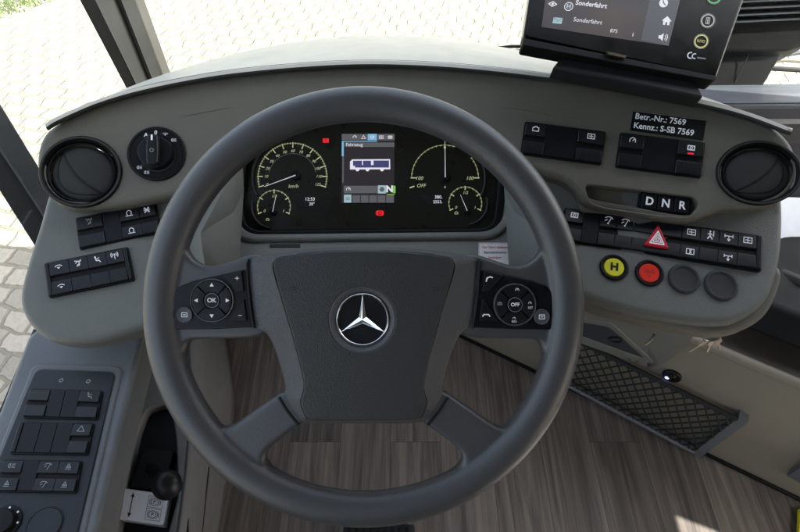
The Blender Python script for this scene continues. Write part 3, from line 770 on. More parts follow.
plate('column_cover', rnd([(285, 262), (300, 250), (430, 250), (445, 262), (440, 330), (290, 330)], 10), lambda x, y: .60, .01, .09, M['black'], DASH, grid=30)
F_, W, H = frq((270, 244.5), (300, 244.5), (300, 247.5), (270, 247.5), D_deck, lift=.0005)
MB(F_).box(-W / 2, W / 2, -H / 2, H / 2, -1, .3, M['groove']).build('slot', DASH)
# sticker
F_, W, H = frq((478, 243), (512.3, 243), (511.5, 274), (478, 274), D_deck, lift=.0008)
pk = paint('sticker_paper', (.62, .60, .58)); rt = paint('sticker_red', (.45, .04, .04)); dk = paint('sticker_text', (.12, .05, .06))
MB(F_).box(-W / 2, W / 2, -H / 2, H / 2, 0, .3, pk).line([(-W / 2 + .6, -H / 2 + .6), (-W / 2 + .6, H / 2 - .6), (W / 2 - .6, H / 2 - .6), (W / 2 - .6, -H / 2 + .6)], .5, .4, rt, True) \
    .text('Vor Gang einlegen', 0, 10.5, 3.6, .45, rt, bold=.02).text('Betriebsbremse', 0, 5.3, 3.6, .45, dk, bold=.02).text('betätigen', 0, .2, 3.6, .45, rt, bold=.01).build('sticker', DASH, label='white sticker with red German text')
# ------------------------------------------------------------------ instrument cluster
clu_out = rnd([(255, 104), (478, 104), (503, 146), (514, 182), (507, 240), (238, 242), (227, 205), (234, 156)], [12, 12, 10, 10, 22, 22, 10, 10], 8)
CLU = plate('instrument_cluster', clu_out, D_clu, .002, .004, M['clu'], DASH, grid=20)
tubI = rnd([(272, 112), (462, 112), (487, 150), (497, 182), (492, 223), (482, 229), (258, 231), (248, 225), (243, 200), (250, 160)], [12, 12, 10, 10, 8, 8, 8, 8, 10, 10], 8)
plate('inner_shroud', clu_out, D_clu, .001, .002, M['black'], CLU, holes=[tubI], hole_r=.004, lift=.012, grid=8)
CF = lambda px, py: fr(px, py, D_clu, 0, .0006)
F0 = fr(370, 180, D_clu, 0, .0006)
def lc(px, py):  # px -> local of F0 (flat plane)
    return (px - 370, 180 - py)
def gauge(cx, cy, Rr, a0, a1, nmaj, nmin, labels, name, small=False, gap=None, ls=4.2):
    x, y = lc(cx, cy); mb = MB(F0)
    n = nmaj * nmin
    for k in range(n + 1):
        a = a0 + (a1 - a0) * k / n
        if gap and gap[0] < a < gap[1]: continue
        maj = k % nmin == 0; r1 = Rr; r0 = Rr - (5.0 if maj and not small else (3.4 if maj else 1.6))
        c, s_ = math.cos(R(a)), math.sin(R(a))
        mb.line([(x + r0 * c, y + r0 * s_), (x + r1 * c, y + r1 * s_)], 1.0 if maj else .45, .3, M['tick'])
    seg = [(a0, a1)] if not gap else [(gap[1], a0), (a1, gap[0])]
    for (p, q) in seg: mb.ring(x, y, Rr - 1.0, Rr - .2, .1, M['gold'], min(p, q), max(p, q), 40)
    for (a, t) in labels:
        rl = Rr - (8.6 if not small else 6.6); mb.text(t, x + rl * math.cos(R(a)), y + rl * math.sin(R(a)) * 1.0, ls, .3, M['tick'], shear=.25)
    return mb, x, y
mb, x, y = gauge(292.5, 177, 35, 197, -17, 12, 4, [(197 - 214 * k / 12, t) for k, t in enumerate(['0', '10', '20', '30', '40', '50', '60', '70', '80', '90', '100', '110', '125'])], 's', ls=4.0)
mb.text('km/h', x + 1, y - 9.5, 5, .3, M['tick'], shear=.2); mb.ring(x, y, 23.6, 24.0, .1, M['dimicon'], 10, 170, 40)
mb.build('speedometer_dial', CLU)
MB(F0.shift(x + 3.5, y + 1)).lathe([(5.5, 0), (5.5, 2), (4.5, 2.6), (.01, 2.6)], 0, 0, M['black'], 24).add and None
def needle(x, y, a, L, w=.9, back=5, hub=4.5):
    c, s_ = math.cos(R(a)), math.sin(R(a))
    mb = MB(F0.shift(x, y)); mb.lathe([(hub, .2), (hub, 1.6), (hub - .8, 2.4), (.01, 2.5)], 0, 0, M['black'], 28)
    n = Vector((-s_, c)) * w
    mb.add([(-c * back * .0 + n.x, -s_ * 0 + n.y, 3), (-n.x, -n.y, 3), (c * L - n.x * .5, s_ * L - n.y * .5, 2.2), (c * L + n.x * .5, s_ * L + n.y * .5, 2.2)], [(0, 1, 2, 3)], M['needle'])
    mb.build('needle', CLU)
needle(x + 3.5, y + 1, 200, 33, .55)
mb, x, y = gauge(274.5, 207, 17, 205, -25, 4, 4, [(205, '0'), (90, '1/2'), (-25, '1')], 'f', True, ls=4.2)
icon(mb, 'engine', x - 6, y - 13, 1.8, .3, M['tick']); mb.build('fuel_dial', CLU)
needle(x - .5, y - 5.5, 80, 17, .4, hub=3.2)
mb, x, y = gauge(445, 178, 34, 180, 0, 2, 12, [], 'p', gap=(38, 72))
mb.text('100', x - 26, y - .5, 5.2, .3, M['tick'], shear=.25).text('100', x + 24.5, y - .5, 5.2, .3, M['tick'], shear=.25).text('OFF', x - 24, y - 8, 5.2, .3, M['tick'], shear=.25)
mb.line([(x - 35, y - 10), (x - 31, y - 8.5)], 1.2, .3, M['tick']).disc(x, y + 31, 1.2, .3, M['tick']).text('0', x, y - 9.5, 3.4, .3, M['tick'])
mb.build('power_dial', CLU); needle(x, y, 90, 37, .5)
mb, x, y = gauge(465, 203.5, 17, 205, -25, 4, 4, [(205, '0'), (90, '1/2'), (-25, '1')], 'b', True, ls=4.2)
icon(mb, 'engine', x - 9, y - 10, 2, .3, M['tick']); mb.build('battery_dial', CLU)
needle(x + 1.5, y - 8, 112, 17.5, .4, hub=3.2)
def lcd(pts, l1, l2, tx, ty):
    mb = MB(F0); mb.flat([lc(*p) for p in pts], .15, M['groove'])
    mb.text(l1, *lc(tx, ty), 4.6, .35, M['scrwhite'], align='r').text(l2, *lc(tx, ty + 4.8), 4.2, .35, M['scrwhite'], align='r'); mb.build('small_display', CLU)
lcd([(296.4, 196.7), (321.8, 195.8), (312.4, 208), (296.4, 207.6)], '12:53', '20°', 315, 199.6)
lcd([(417.9, 194), (442.6, 194), (442.6, 205), (428, 205)], '380.', '2553.', 442, 197.5)
# arched bezels at both ends
for (cx, cy, r, a0, a1) in ((292.5, 177, 39.5, 138, 208), (274.5, 207, 21.5, 165, 262), (445, 178, 39.5, -28, 42), (465, 203.5, 21.5, -82, 15)):
    x, y = lc(cx, cy); MB(F0).lathe([(r + 1.2, 0), (r + .6, 3.5), (r - .2, 3.5), (r - .5, 0)], x, y, M['band'], 30, a0, a1).build('dial_bezel', CLU)
mb = MB(F0); x, y = lc(325.5, 140); mb.box(x - 3, x + 3, y - 2.2, y + 2.2, 0, .3, M['lred']).line([(x, y - 1.6), (x, y + 1.6)], .5, .4, M['groove']).build('warning_light', CLU)
mb = MB(F0); x, y = lc(380, 213.5); mb.box(x - 4, x + 4, y - 2.6, y + 2.6, 0, .3, M['lred'], r=2).ring(x, y, 1.1, 1.7, .4, M['groove']).build('warning_light', CLU)
# colour display
mb = MB(F0)
Lx = lambda x, y: lc(x, y)
def rp(x0, x1, y0, y1, z, m_): a = lc(x0, y0); b = lc(x1, y1); mb.rect(a[0], b[0], b[1], a[1], z, m_)
rp(341.5, 394.5, 133, 203.5, .2, M['scr']); rp(341.5, 394.5, 133.2, 139.8, .3, M['scrgrey']); rp(367.6, 376.6, 133.2, 139.8, .38, M['scrblue'])
rp(344.5, 394.5, 142, 146.5, .3, M['scrgrey']); rp(341.6, 377, 140.6, 141.3, .34, M['scrblue']); rp(341.6, 343.6, 141.3, 156, .34, M['scrblue']); rp(342.4, 343.8, 156, 183, .32, M['scrgrey'])
for i, k in enumerate(('cruise', 'tri', 'mirror', 'door', 'cam')):
    a = lc(354.5 + i * 8.9, 136.6); icon(mb, k, a[0], a[1], 2.3, .45, M['scrwhite'])
a = lc(346, 144.3); mb.text('Fahrzeug', a[0], a[1], 4.7, .45, M['scrwhite'], align='l')
bx = [lc(*p) for p in ((350, 169.5), (350, 161.5), (352, 159.3), (390, 159), (390.3, 169.3))]
mb.flat(bx, .36, M['scrwhite']); rp(353, 362, 160.6, 165.8, .44, M['scrpurple']); rp(363, 371, 160.6, 165.8, .44, M['scrpurple']); rp(373.5, 389, 160.4, 166, .44, M['scrpurple']); rp(355, 389, 165.0, 167.6, .46, M['scrpurple'])
for wx in (357.5, 367.5, 382): a = lc(wx, 169.5); mb.disc(a[0], a[1], 1.9, .5, M['scrwhite'])
rp(344, 385, 186, 193.5, .3, M['scrgrey']); rp(378, 386.2, 185.6, 193.8, .4, M['scrcyan'])
a = lc(348.5, 189.8); icon(mb, 'cruise', a[0], a[1], 2.6, .45, M['scrwhite']); a = lc(382, 189.6); mb.disc(a[0], a[1], 2.4, .45, M['scrgrey'])
a = lc(390, 189.5); mb.text('N', a[0] - .4, a[1], 9, .45, M['scrwhite'], bold=.04); rp(393, 395.5, 186, 193.6, .45, M['scrgreen']); rp(387, 394.5, 194.6, 195.4, .45, M['scrgreen'])
for k in range(5): rp(352.6 + k * 8.4, 360.2 + k * 8.4, 195.6, 203, .3, M['scrgrey'])
rp(344.2, 351.6, 195, 203, .4, M['scrcyan']); a = lc(347.9, 199); icon(mb, 'door', a[0], a[1], 1.8, .5, M['scrgrey'])
mb.build('colour_display', CLU)
# ------------------------------------------------------------------ STEERING WHEEL
WCX, WCY = 363.8, 306.5
WH = empty('steering_wheel', up(WCX, WCY, .60), 'dark grey four-spoke steering wheel with star emblem in the middle of the picture', 'steering wheel')
FW = Frame(up(WCX, WCY, .557), VR * (.557 / FPX), VU * (.557 / FPX), -VF * (.557 / FPX))
def wl(p): return (p[0] - WCX, WCY - p[1])
V = []; F = []
NS, NM = 200, 28; Rm = 202.3
for i in range(NS):
    a = 2 * math.pi * i / NS
    for k in range(NM):
        b = 2 * math.pi * k / NM
        rr, zz = 17.6 * math.cos(b), 15.5 * math.sin(b)
        V.append(FW((Rm + rr) * math.cos(a), (Rm + rr) * math.sin(a), zz))
for i in range(NS):
    for k in range(NM): F.append((i * NM + k, ((i + 1) % NS) * NM + k, ((i + 1) % NS) * NM + (k + 1) % NM, i * NM + (k + 1) % NM))
def addslab(pts, zt, zb, bev):
    p = ccw([wl(q) for q in pts]); N = len(p); b = len(V)
    rings = [(bev * .8, zb), (0, zb + bev), (0, zt - bev), (bev * .3, zt - bev * .3), (bev, zt)]
    for ins, z in rings:
        for (x, y) in inset(p, ins): V.append(FW(x, y, z(x, y) if callable(z) else z))
    for k in range(len(rings) - 1):
        for i in range(N): F.append((b + k * N + i, b + k * N + (i + 1) % N, b + (k + 1) * N + (i + 1) % N, b + (k + 1) * N + i))
    F.append(tuple(b + (len(rings) - 1) * N + i for i in range(N))); F.append(tuple(b + N - 1 - i for i in range(N)))
low = crm([(292, 388), (262, 405), (236, 423), (224, 427.5), (213, 423), (198, 405), (186, 382), (178, 360), (165, 372), (185, 425), (222, 464), (262, 490), (318, 506), (345, 502),
           (322, 492), (296, 483), (278, 473), (266, 460), (270, 448), (287, 434), (306, 420), (318, 400)], 5)
upp = crm([(183, 236), (187, 248), (194, 259), (206, 265.5), (222, 264), (258, 254), (275, 270), (275, 320), (258, 337), (205, 339), (189, 342), (183, 362), (168, 362), (156, 330), (156, 290), (166, 245)], 5)
mir = lambda pts: [(2 * WCX - x, y) for x, y in pts]
for pl in (low, mir(low)): addslab(resample(ccw(pl), 3), 7, -12, 4)
for pl in (upp, mir(upp)): addslab(resample(ccw(pl), 3), 5.5, -12, 4)
me = bpy.data.meshes.new('rim'); org = FW.o.copy()
me.from_pydata([tuple(v - org) for v in V], [], F); me.update()
import bmesh
bm = bmesh.new(); bm.from_mesh(me); bmesh.ops.recalc_face_normals(bm, faces=bm.faces); bm.to_mesh(me); bm.free()
tmp = bpy.data.objects.new('tmp', me); COL.objects.link(tmp)
md = tmp.modifiers.new('r', 'REMESH'); md.mode = 'VOXEL'; md.voxel_size = .0016
md = tmp.modifiers.new('s', 'SMOOTH'); md.factor = .5; md.iterations = 14
dg = bpy.context.evaluated_depsgraph_get(); dg.update()
me2 = bpy.data.meshes.new_from_object(tmp.evaluated_get(dg)); bpy.data.objects.remove(tmp)
me2.name = 'rim'; me2.materials.clear(); me2.materials.append(M['wheel']); me2.polygons.foreach_set('use_smooth', [True] * len(me2.polygons))
rim = bpy.data.objects.new('rim', me2); COL.objects.link(rim); place(rim, org, WH)
# hub
W_ = D_wheel
pairs = [((WCX, 246), (WCX, 250)), ((330, 247.3), (326, 251)), ((290, 251), (291, 254.6)), ((262, 255.5), (275.5, 257.6)), ((250.5, 260), (272.5, 263.5)), ((249.6, 264), (273, 270)),
         ((251, 280), (276, 282)), ((254, 312), (285.5, 314)), ((256.5, 325), (289, 326)), ((260, 330), (291, 332)), ((267, 334), (292.5, 338)), ((274, 347), (295.5, 349)), ((280, 365), (300, 366)),
         ((285, 385), (303.5, 384)), ((284.5, 394), (302.5, 393)), ((287.5, 402), (300, 402)), ((296, 414), (303.5, 413)), ((304, 422), (309, 419.3)), ((330, 423.5), (331, 420.5)), ((WCX, 423.5), (WCX, 420.5))]
pm = pairs + [((2 * WCX - a[0], a[1]), (2 * WCX - b[0], b[1])) for a, b in reversed(pairs[1:-1])]
oc = crm([a for a, b in pm], 4); ic = crm([b for a, b in pm], 4)
ZI = .0165
def hw(p, z): return up(p[0], p[1], .557 - z)
Vh = []; Fh = []
def mixp(a, b, t): return (a[0] * (1 - t) + b[0] * t, a[1] * (1 - t) + b[1] * t)
rows_ = [[hw(a, -.03) for a in oc], [hw(a, .0035) for a in oc], [hw(mixp(a, b, .02), .0055) for a, b in zip(oc, ic)], [hw(mixp(a, b, .07), .0068) for a, b in zip(oc, ic)],
         [hw(mixp(a, b, .35), .0098) for a, b in zip(oc, ic)], [hw(mixp(a, b, .7), .0134) for a, b in zip(oc, ic)], [hw(mixp(a, b, .93), .0158) for a, b in zip(oc, ic)], [hw(b, ZI) for b in ic], [hw(b, .008) for b in ic]]
for r_ in rows_: Vh.extend(r_)
n_ = len(oc)
for k in range(len(rows_) - 1):
    for i in range(n_): Fh.append((k * n_ + i, (k + 1) * n_ + i, (k + 1) * n_ + (i + 1) % n_, k * n_ + (i + 1) % n_))
mkobj('hub', Vh, Fh, M['band'], parent=WH, sharp=45)
D_hub = lambda x, y: .557 - ZI
icc = ccw(resample(ic, 2.2)); icc = inset(icc, .5)
emb = (362.5, 319.5)
cir = [(emb[0] + 33 * math.cos(2 * math.pi * i / 60), emb[1] + 33 * math.sin(2 * math.pi * i / 60)) for i in range(60)]
plate('airbag_cover', icc, D_hub, .0022, .010, M['hub'], WH, holes=[cir], hole_r=.0015, lift=.0004, grid=9, step=2.2, hf=lambda x, y: .0025 * (1 - min(1, abs(x - WCX) / 80) ** 2))
FE = Frame(up(emb[0], emb[1], .557 - ZI - .0008), VR * (.54 / FPX), VU * (.54 / FPX), -VF * (.54 / FPX))
mb = MB(FE).lathe([(33.5, 1.2), (32, 1.6), (30, .6), (27, -2.2), (25.5, -2.6), (.01, -2.6)], 0, 0, M['wheel'], 72, mats=[M['band']] * 3 + [M['button']] * 2)
EM = mb.build('emblem', WH)
rp_ = [(25.6 + 1.25 * math.cos(R(a)), -1.6 + 1.6 * math.sin(R(a))) for a in range(-40, 230, 30)]
MB(FE).lathe(rp_, 0, 0, M['chrome'], 72).build('chrome_ring', EM)
mb = MB(FE)
for k in range(3):
    a = R(90 + 120 * k); t = (24.8 * math.cos(a), 24.8 * math.sin(a), -1.4)
    for sg in (1, -1):
        b = a + sg * R(60); r = (4.3 * math.cos(b), 4.3 * math.sin(b), -2.2)
        pts = [(0, 0, 1.3), t, r]
        mb.add(pts, [(0, 1, 2)] if sg < 0 else [(0, 2, 1)], M['chrome'])
mb.build('star', EM, sharp=5)
# small embossed marks on the cover
for (x0, y0) in ((293, 289), (435, 289)):
    mb = MB(Frame(up(x0, y0, .557 - ZI - .0026), FE.x, FE.y, FE.z)); mb.line([(-4, 1.2), (3, 1.2), (3, -1.2), (-3, -1.2)], .5, 0, M['groove']).build('embossed_mark', WH)
# gaps at lower spoke / hub joint
for s_ in (1, -1):
    X = (lambda x: x) if s_ > 0 else (lambda x: 2 * WCX - x)
    tube('joint_gap', [FW(*wl((X(280.5), 395.5)), 6.6), FW(*wl((X(288), 408)), 7.0), FW(*wl((X(300), 423)), 6.4)], .0016, M['groove'], WH, 8)
for s_ in (1, -1):
    X = (lambda x: x) if s_ > 0 else (lambda x: 2 * WCX - x)
    tube('hub_edge_shade', [FW(*wl((X(x), y)), 7.2) for x, y in ((251, 259), (249, 264), (250.3, 285), (252.8, 310), (256, 327.5))], .0013, M['groove'], WH, 8)  # black shading along the hub edge, drawn as a dark strip
# control pads
def padpl(m):
    f = (lambda p: p) if m > 0 else (lambda p: (2 * WCX - p[0], p[1]))
    pts = rnd([f(p) for p in ((249, 269), (228, 273.5), (196, 280.5), (181, 286.5), (177, 293), (173.5, 310), (172.5, 324), (176, 329), (215, 328.5), (257, 326.5), (254, 300))], 3)
    return plate('control_pad', resample(ccw(pts), 2), D_wheel, .0018, .006, M['pad'], WH, lift=.0075, grid=12)
def padthings(m, cx, cy, r):
    root = padpl(m)
    zf = 8.6
    f = (lambda p: wl(p)) if m > 0 else (lambda p: wl((2 * WCX - p[0], p[1])))
    c = wl((cx, cy)); FC = FW.shift(c[0], c[1], zf)
    MB(FC).lathe([(r, -2), (r, .5), (r - .5, 1.3), (r - 1.3, 1.1), (r - 1.6, -.2)], 0, 0, M['band'], 48).build('dial_ring', root)
    b = MB(FC)
    for k in range(4):
        a0 = 45 + 90 * k + 3; a1 = a0 + 84
        pr = [(r - 2, -1), (r - 2, .7), (r - 3, 1.2), (9, .8), (8.2, .2), (8, -1)]
        b.lathe(pr, 0, 0, M['button'], 14, a0, a1)
    if m > 0:
        for k in range(4):
            a = 90 * k; x, y = (r - 6.5) * math.cos(R(a)), (r - 6.5) * math.sin(R(a))
            tp = [(2.2, 0), (-1.4, 2), (-1.4, -2)]; cc, ss = math.cos(R(a)), math.sin(R(a))
            b.flat([(x + p[0] * cc - p[1] * ss, y + p[0] * ss + p[1] * cc) for p in tp], 1.35, M['icon'])
    else:
        icon(b, 'cruise', 2, r - 6.5, 2.2, 1.35, M['icon']); icon(b, 'cam', -(r - 6), 1, 2.4, 1.35, M['dimicon']); icon(b, 'cruise', r - 6.5, 1.5, 1.8, 1.35, M['icon']); b.text('SET', r - 6, -3, 3.2, 1.35, M['icon']); icon(b, 'cruise', -1, -r + 7.5, 1.7, 1.35, M['icon']); b.text('RES', -1, -r + 4.4, 3.2, 1.35, M['icon'])
    b.build('direction_keys', root)
    MB(FC).lathe([(7.2, -1), (7.2, .8), (6.4, 1.5), (.01, 1.5)], 0, 0, M['button'], 30).ring(0, 0, 6.7, 7.2, 1.2, M['dimicon']).text('OK' if m > 0 else 'OFF', 0, 0, 6 if m > 0 else 5, 1.7, M['icon'], bold=.02).build('centre_key', root)
    k1 = rnd([f(p) for p in ((226, 275), (244.5, 270.6), (246.5, 291.5), (240.5, 291))], 1.5); k2 = rnd([f(p) for p in ((246.5, 298), (249.5, 320), (231, 320.5), (242, 304))], 1.5)
    b = MB(FW).prism(k1, 6, 9.6, M['button'], .7)
    q = f((240, 278)) if m > 0 else f((240, 279))
    if m > 0: b.line([(q[0] - 1.8, q[1]), (q[0] + 1.8, q[1])], .6, 9.9, M['icon']).line([(q[0], q[1] - 1.8), (q[0], q[1] + 1.8)], .6, 9.95, M['icon'])
    else: b.line([(q[0] - 3, q[1] - 2), (q[0] - 2, q[1] + 1.2), (q[0] + 1, q[1] + 2.4), (q[0] + 3, q[1] + 1.6)], 1.3, 9.9, M['icon'])
    b.build('corner_key', root)
    b = MB(FW).prism(k2, 6, 9.6, M['button'], .7); q = f((243, 314.5))
    if m > 0: b.line([(q[0] - 1.6, q[1]), (q[0] + 1.6, q[1])], .6, 9.9, M['icon'])
    else: b.line([(q[0] - 3.5, q[1] - 1), (q[0] - 2.5, q[1] + .8), (q[0] + 2.5, q[1] + .8), (q[0] + 3.5, q[1] - 1)], 1.1, 9.9, M['icon'])
    b.build('corner_key', root)
    c2 = wl((188, 314) if m > 0 else (539.5, 316)); F2 = FW.shift(c2[0], c2[1], zf)
    MB(F2).lathe([(7.8, -1), (7.8, .5), (7.2, .8), (6.6, .3), (.01, -.4)], 0, 0, M['band'], 32).line([(-2.6, -2), (-2.6, 2), (2.6, 2), (2.6, -2)], .7, .4, M['icon'], True).line([(-1, 0), (1, 0)], .8, .4, M['icon']).build('round_key', root)
padthings(1, 215.2, 299.8, 21.6); padthings(-1, 513, 304, 21)
# ------------------------------------------------------------------ SIDE CONSOLE (left)
SC = empty('side_console', up(70, 440, D_con(70, 440)), 'grey sloping side console with black switch panel, left of the steering wheel', 'console')
con_out = [(28, 333), (90, 300), (150, 300), (146, 330), (120, 430), (96, 532), (80, 590), (-90, 590), (-60, 510), (-2, 412)]
plate('console_body', rnd(con_out, [8, 4, 4, 6, 6, 6, 6, 6, 6, 6]), D_con, .007, .045, M['console'], SC, grid=14, lift=0)
plate('edge_seal', [(31, 326), (38, 330), (6, 412), (-56, 515), (-66, 510), (-2, 404)], D_con, .001, .03, M['rubber'], SC, lift=-.006, grid=20)
cp_out = rnd([(38, 370), (117, 373), (98, 455), (80, 532), (65, 590), (-70, 590), (-38, 520), (0, 462), (30, 388)], [7, 7, 4, 4, 4, 4, 4, 4, 6])
plate('recess_edge', rnd([(33, 364), (124, 367), (104, 455), (86, 532), (71, 592), (-80, 592), (-44, 520), (-6, 462), (26, 384)], [9, 9, 4, 4, 4, 4, 4, 4, 6]), D_con, .003, .004, M['console'], SC, lift=.0025, grid=14)
CP = plate('switch_panel', cp_out, D_con, .0015, .004, M['cpanel'], SC, lift=.0045, grid=14)
for (x, y) in ((63, 382), (90, 383)):
    F_ = fr(x, y, D_con, 0, .0046); MB(F_).ring(0, 0, 1.2, 2.2, .1, M['dimicon']).build('tell_tale', CP)
d2 = M['dimicon']
bank('switch_bank', ((33, 391.5), (105, 393.5), (98.6, 421), (27, 419)), off(D_con, 0), [(22, 'rocker'), (16, 'blank'), (16, 'blank'), (22, 'rocker', 'person', None, d2)], SC, lift=.0058, icon_s=3.6)
bank('switch_bank', ((22.6, 424.7), (96.4, 426), (89, 456), (14, 455)), off(D_con, 0), [(5, 'end'), (19, 'blank'), (17, 'blank'), (17, 'blank'), (20, 'rocker', 'tri', None, d2)], SC, lift=.0058, icon_s=4)
bank('switch_bank', ((7, 462), (84.7, 463), (77.6, 494), (0, 492.6)), off(D_con, 0), [(20, 'rocker', 'lamp', 'lift', d2), (16, 'blank'), (20, 'rocker', 'wiper', 'wiper', d2), (20, 'rocker', 'lift', 'lift', d2)], SC, lift=.0058, icon_s=3.8)
F_ = fr(7, 524, D_con, 0, .005)
mb = MB(F_).lathe([(16.5, 0), (16.5, 1), (15.5, 1.4), (12, 1.2), (12, 5), (11, 6.5), (.01, 7)], 0, 0, M['black'], 40); kb = mb.build('mirror_knob', SC)
mb = MB(F_)
for k in range(8): a = R(45 * k); mb.disc(14 * math.cos(a), 14 * math.sin(a), 1.1, 1.5, M['icon'], 8)
mb.build('knob_marks', kb)
F_ = fr(47, 526, D_con, 0, .005); MB(F_).lathe([(17.5, -.5), (17.5, .3), (17, .6), (16.4, 0), (16, .5), (.01, .5)], 0, 0, M['cpanel'], 40).build('blind_cap', SC)
# ------------------------------------------------------------------ PARKING BRAKE CONSOLE
BC = empty('brake_console', up(150, 480, D_brk(150, 480)), 'grey low console holding the parking brake lever, between side console and floor', 'console')
top_o = [(100, 300), (188, 316), (192, 400), (186, 470), (178, 532), (172, 590), (60, 590), (80, 500), (95, 420)]
rec = rnd([(146, 410), (164, 404), (172, 412), (176, 440), (178, 495), (168, 532), (160, 585), (100, 585), (117, 532), (128, 470), (138, 430)], [6, 5, 3, 5, 5, 5, 5, 5, 5, 5, 5])
plate('console_top', top_o, D_brk, .006, .03, M['beige'], BC, holes=[rec], hole_r=.004, grid=14)
plate('recess_floor', rnd([(130, 396), (185, 396), (190, 600), (80, 600)], 3), off(D_brk, .022), .001, .004, M['black'], BC, grid=40)
# vertical side facing the floor
def q3(x, y, D): return up(x, y, D(x, y))
sideT = [(187, 316), (191, 400), (185, 470), (177, 532), (170, 595)]
Vs = []; Fs = []
tops = [up(x, y, D_brk(x, y)) for x, y in sideT]
base = [up(224, 330, D_floor(224, 330)), up(233, 400, D_floor(233, 400)), up(229, 462, D_floor(229, 462)), up(217, 532, D_floor(217, 532)), up(205, 600, D_floor(205, 600))]
for t_, b_ in zip(tops, base):
    for k in range(5):
        s_ = k / 4; Vs.append(t_ * (1 - s_) + b_ * s_ + Vector((.012 * math.sin(s_ * math.pi), 0, 0)))
for i in range(4):
    for k in range(4): a = i * 5 + k; Fs.append((a, a + 1, a + 6, a + 5))
o = mkobj('side_panel', Vs, Fs, M['beige'], parent=BC); md = o.modifiers.new('s', 'SOLIDIFY'); md.thickness = .006
# groove in the side panel
tube('groove', [tops[2] * .7 + base[2] * .3 + Vector((.013, 0, .0)), tops[3] * .65 + base[3] * .35 + Vector((.013, 0, 0)), tops[4] * .6 + base[4] * .4 + Vector((.013, 0, 0))], .004, M['groove'], BC, 8)
D_rb = off(D_brk, .020)
F_ = fr(156, 470, D_rb, -4)
MB(F_).box(-17, 16, -20, 18, 0, 9, M['black'], 2.5, 4).build('lever_box', BC)
lv = empty('parking_brake_lever', up(158, 478, D_brk(158, 478)), 'x', 'x'); del lv['label']; del lv['category']
lv.parent = BC; lv.location = WLOC[lv.name] - WLOC[BC.name]
b0 = up(150, 468, D_rb(150, 468)); k0 = up(167, 485, D_brk(167, 485) - .055)
tube('lever_stem', [b0, b0 * .5 + k0 * .5 + Vector((0, .004, .004)), k0], .009, M['black'], lv, 14, tap=[1.3, .9, .8])
FK = Frame(k0, VR * (.87 / FPX), VU * (.87 / FPX), -VF * (.87 / FPX))
MB(FK).lathe([(14.6 * math.cos(R(a)), 12.5 * math.sin(R(a))) for a in range(-80, 90, 10)] + [(.01, 12.5)], 0, 0, M['button'], 36).build('lever_knob', lv)
F_, W, H = frq((127, 489), (171.5, 499), (167, 526), (120, 523), D_rb, lift=.018)
wp = plastic('label_grey_white', (.50, .50, .52), .5, 0, 0, var=.05)
lb = MB(F_).box(-W / 2, W / 2, -H / 2, H / 2, -12, 0, wp, .8, 2)
tk = M['groove']
lb.line([(-W / 2 + 12, -10), (-W / 2 + 12, 10)], .9, .1, tk).flat([(-W / 2 + 10, 8), (-W / 2 + 14, 8), (-W / 2 + 12, 12.5)], .15, tk).flat([(-W / 2 + 10, -8), (-W / 2 + 14, -8), (-W / 2 + 12, -12.5)], .15, tk)
for yy in (6, -6.5):
    lb.ring(W / 2 - 12, yy, 3.2, 3.9, .1, tk).text('P', W / 2 - 12, yy, 5, .12, tk, bold=.02).ring(W / 2 - 12, yy, 4.8, 5.3, .1, tk, 130, 230).ring(W / 2 - 12, yy, 4.8, 5.3, .1, tk, -50, 50).line([(W / 2 - 18.5, yy + 5.6), (W / 2 - 4, yy + 5.6), (W / 2 - 4, yy - 5.6), (W / 2 - 18.5, yy - 5.6)], .4, .1, tk, True)
    lb.line([(W / 2 - 6, yy + 2), (W / 2 - 6, yy - 2)], .7, .12, tk)
lb.build('instruction_label', BC, label='pale label with a double arrow and two P symbols')
# ------------------------------------------------------------------ RIGHT FRONT WALL with storage net
FP = empty('storage_wall', WB0.lerp(WB1, .5), 'grey front wall panel with black storage net, right of the footwell', 'panel')
HW = .37
A_ = WB0 - wd * 1.0; B_ = WB1 + wd * .5
wallq = [A_, B_, B_ + Vector((0, 0, HW)), A_ + Vector((0, 0, HW))]
# subdivided wall with an outer lip
slab('wall_sheet', wallq, .02, M['wall'], FP, direction=-WN)
Z = Vector((0, 0, 1))
tube('wall_edge', [A_ + Z * HW + WN * .0, B_ + Z * HW + WN * .0], .010, M['wall'], FP, 12)
slab('ledge', [A_ + Z * (HW + .004), B_ + Z * (HW + .004), B_ + Z * (HW + .004) - WN * .30, A_ + Z * (HW + .004) - WN * .30], .01, M['brown'], FP, direction=(0, 0, -1))
tube('skirting', [A_ + Z * .008 + WN * .006, B_ + Z * .008 + WN * .004], .0045, M['black'], FP, 8)
# upper shelf / housing above the net (under the deck)
hA, hB, hC = up(600, 318, .98), up(700, 330, .93), up(655, 372, D_wall(655, 372) - .002)
D_h = vplane(hA, (hB - hA).cross(hC - hA).normalized())
plate('lower_housing', rnd([(545, 296), (702, 316), (701, 331), (657, 372), (560, 337)], 4), D_h, .004, .02, M['deck'], FP, grid=20)
tri_o = rnd([(560, 316), (612, 323), (657, 364), (640, 363), (575, 338)], 5)
plate('housing_rib', tri_o, off(D_h, -.003), .003, .008, M['deck'], FP, holes=[rnd([(566, 320), (609, 327), (645, 359), (578, 335)], 5)], hole_r=.002, grid=30, step=2)
plate('housing_recess_shade', rnd([(566, 320), (609, 327), (645, 359), (578, 335)], 3), off(D_h, -.001), .0005, .001, M['ledged'], FP, grid=30)  # dark plate drawn for the shaded inside of the triangular shelf
F_ = fr(616, 339, off(D_h, -.001), 0, .0005); MB(F_).lathe([(6.5, -.5), (6.5, 1), (5.5, 1.5), (5, -.5), (.01, -.5)], 0, 0, M['groove'], 24).build('speaker_hole', FP)
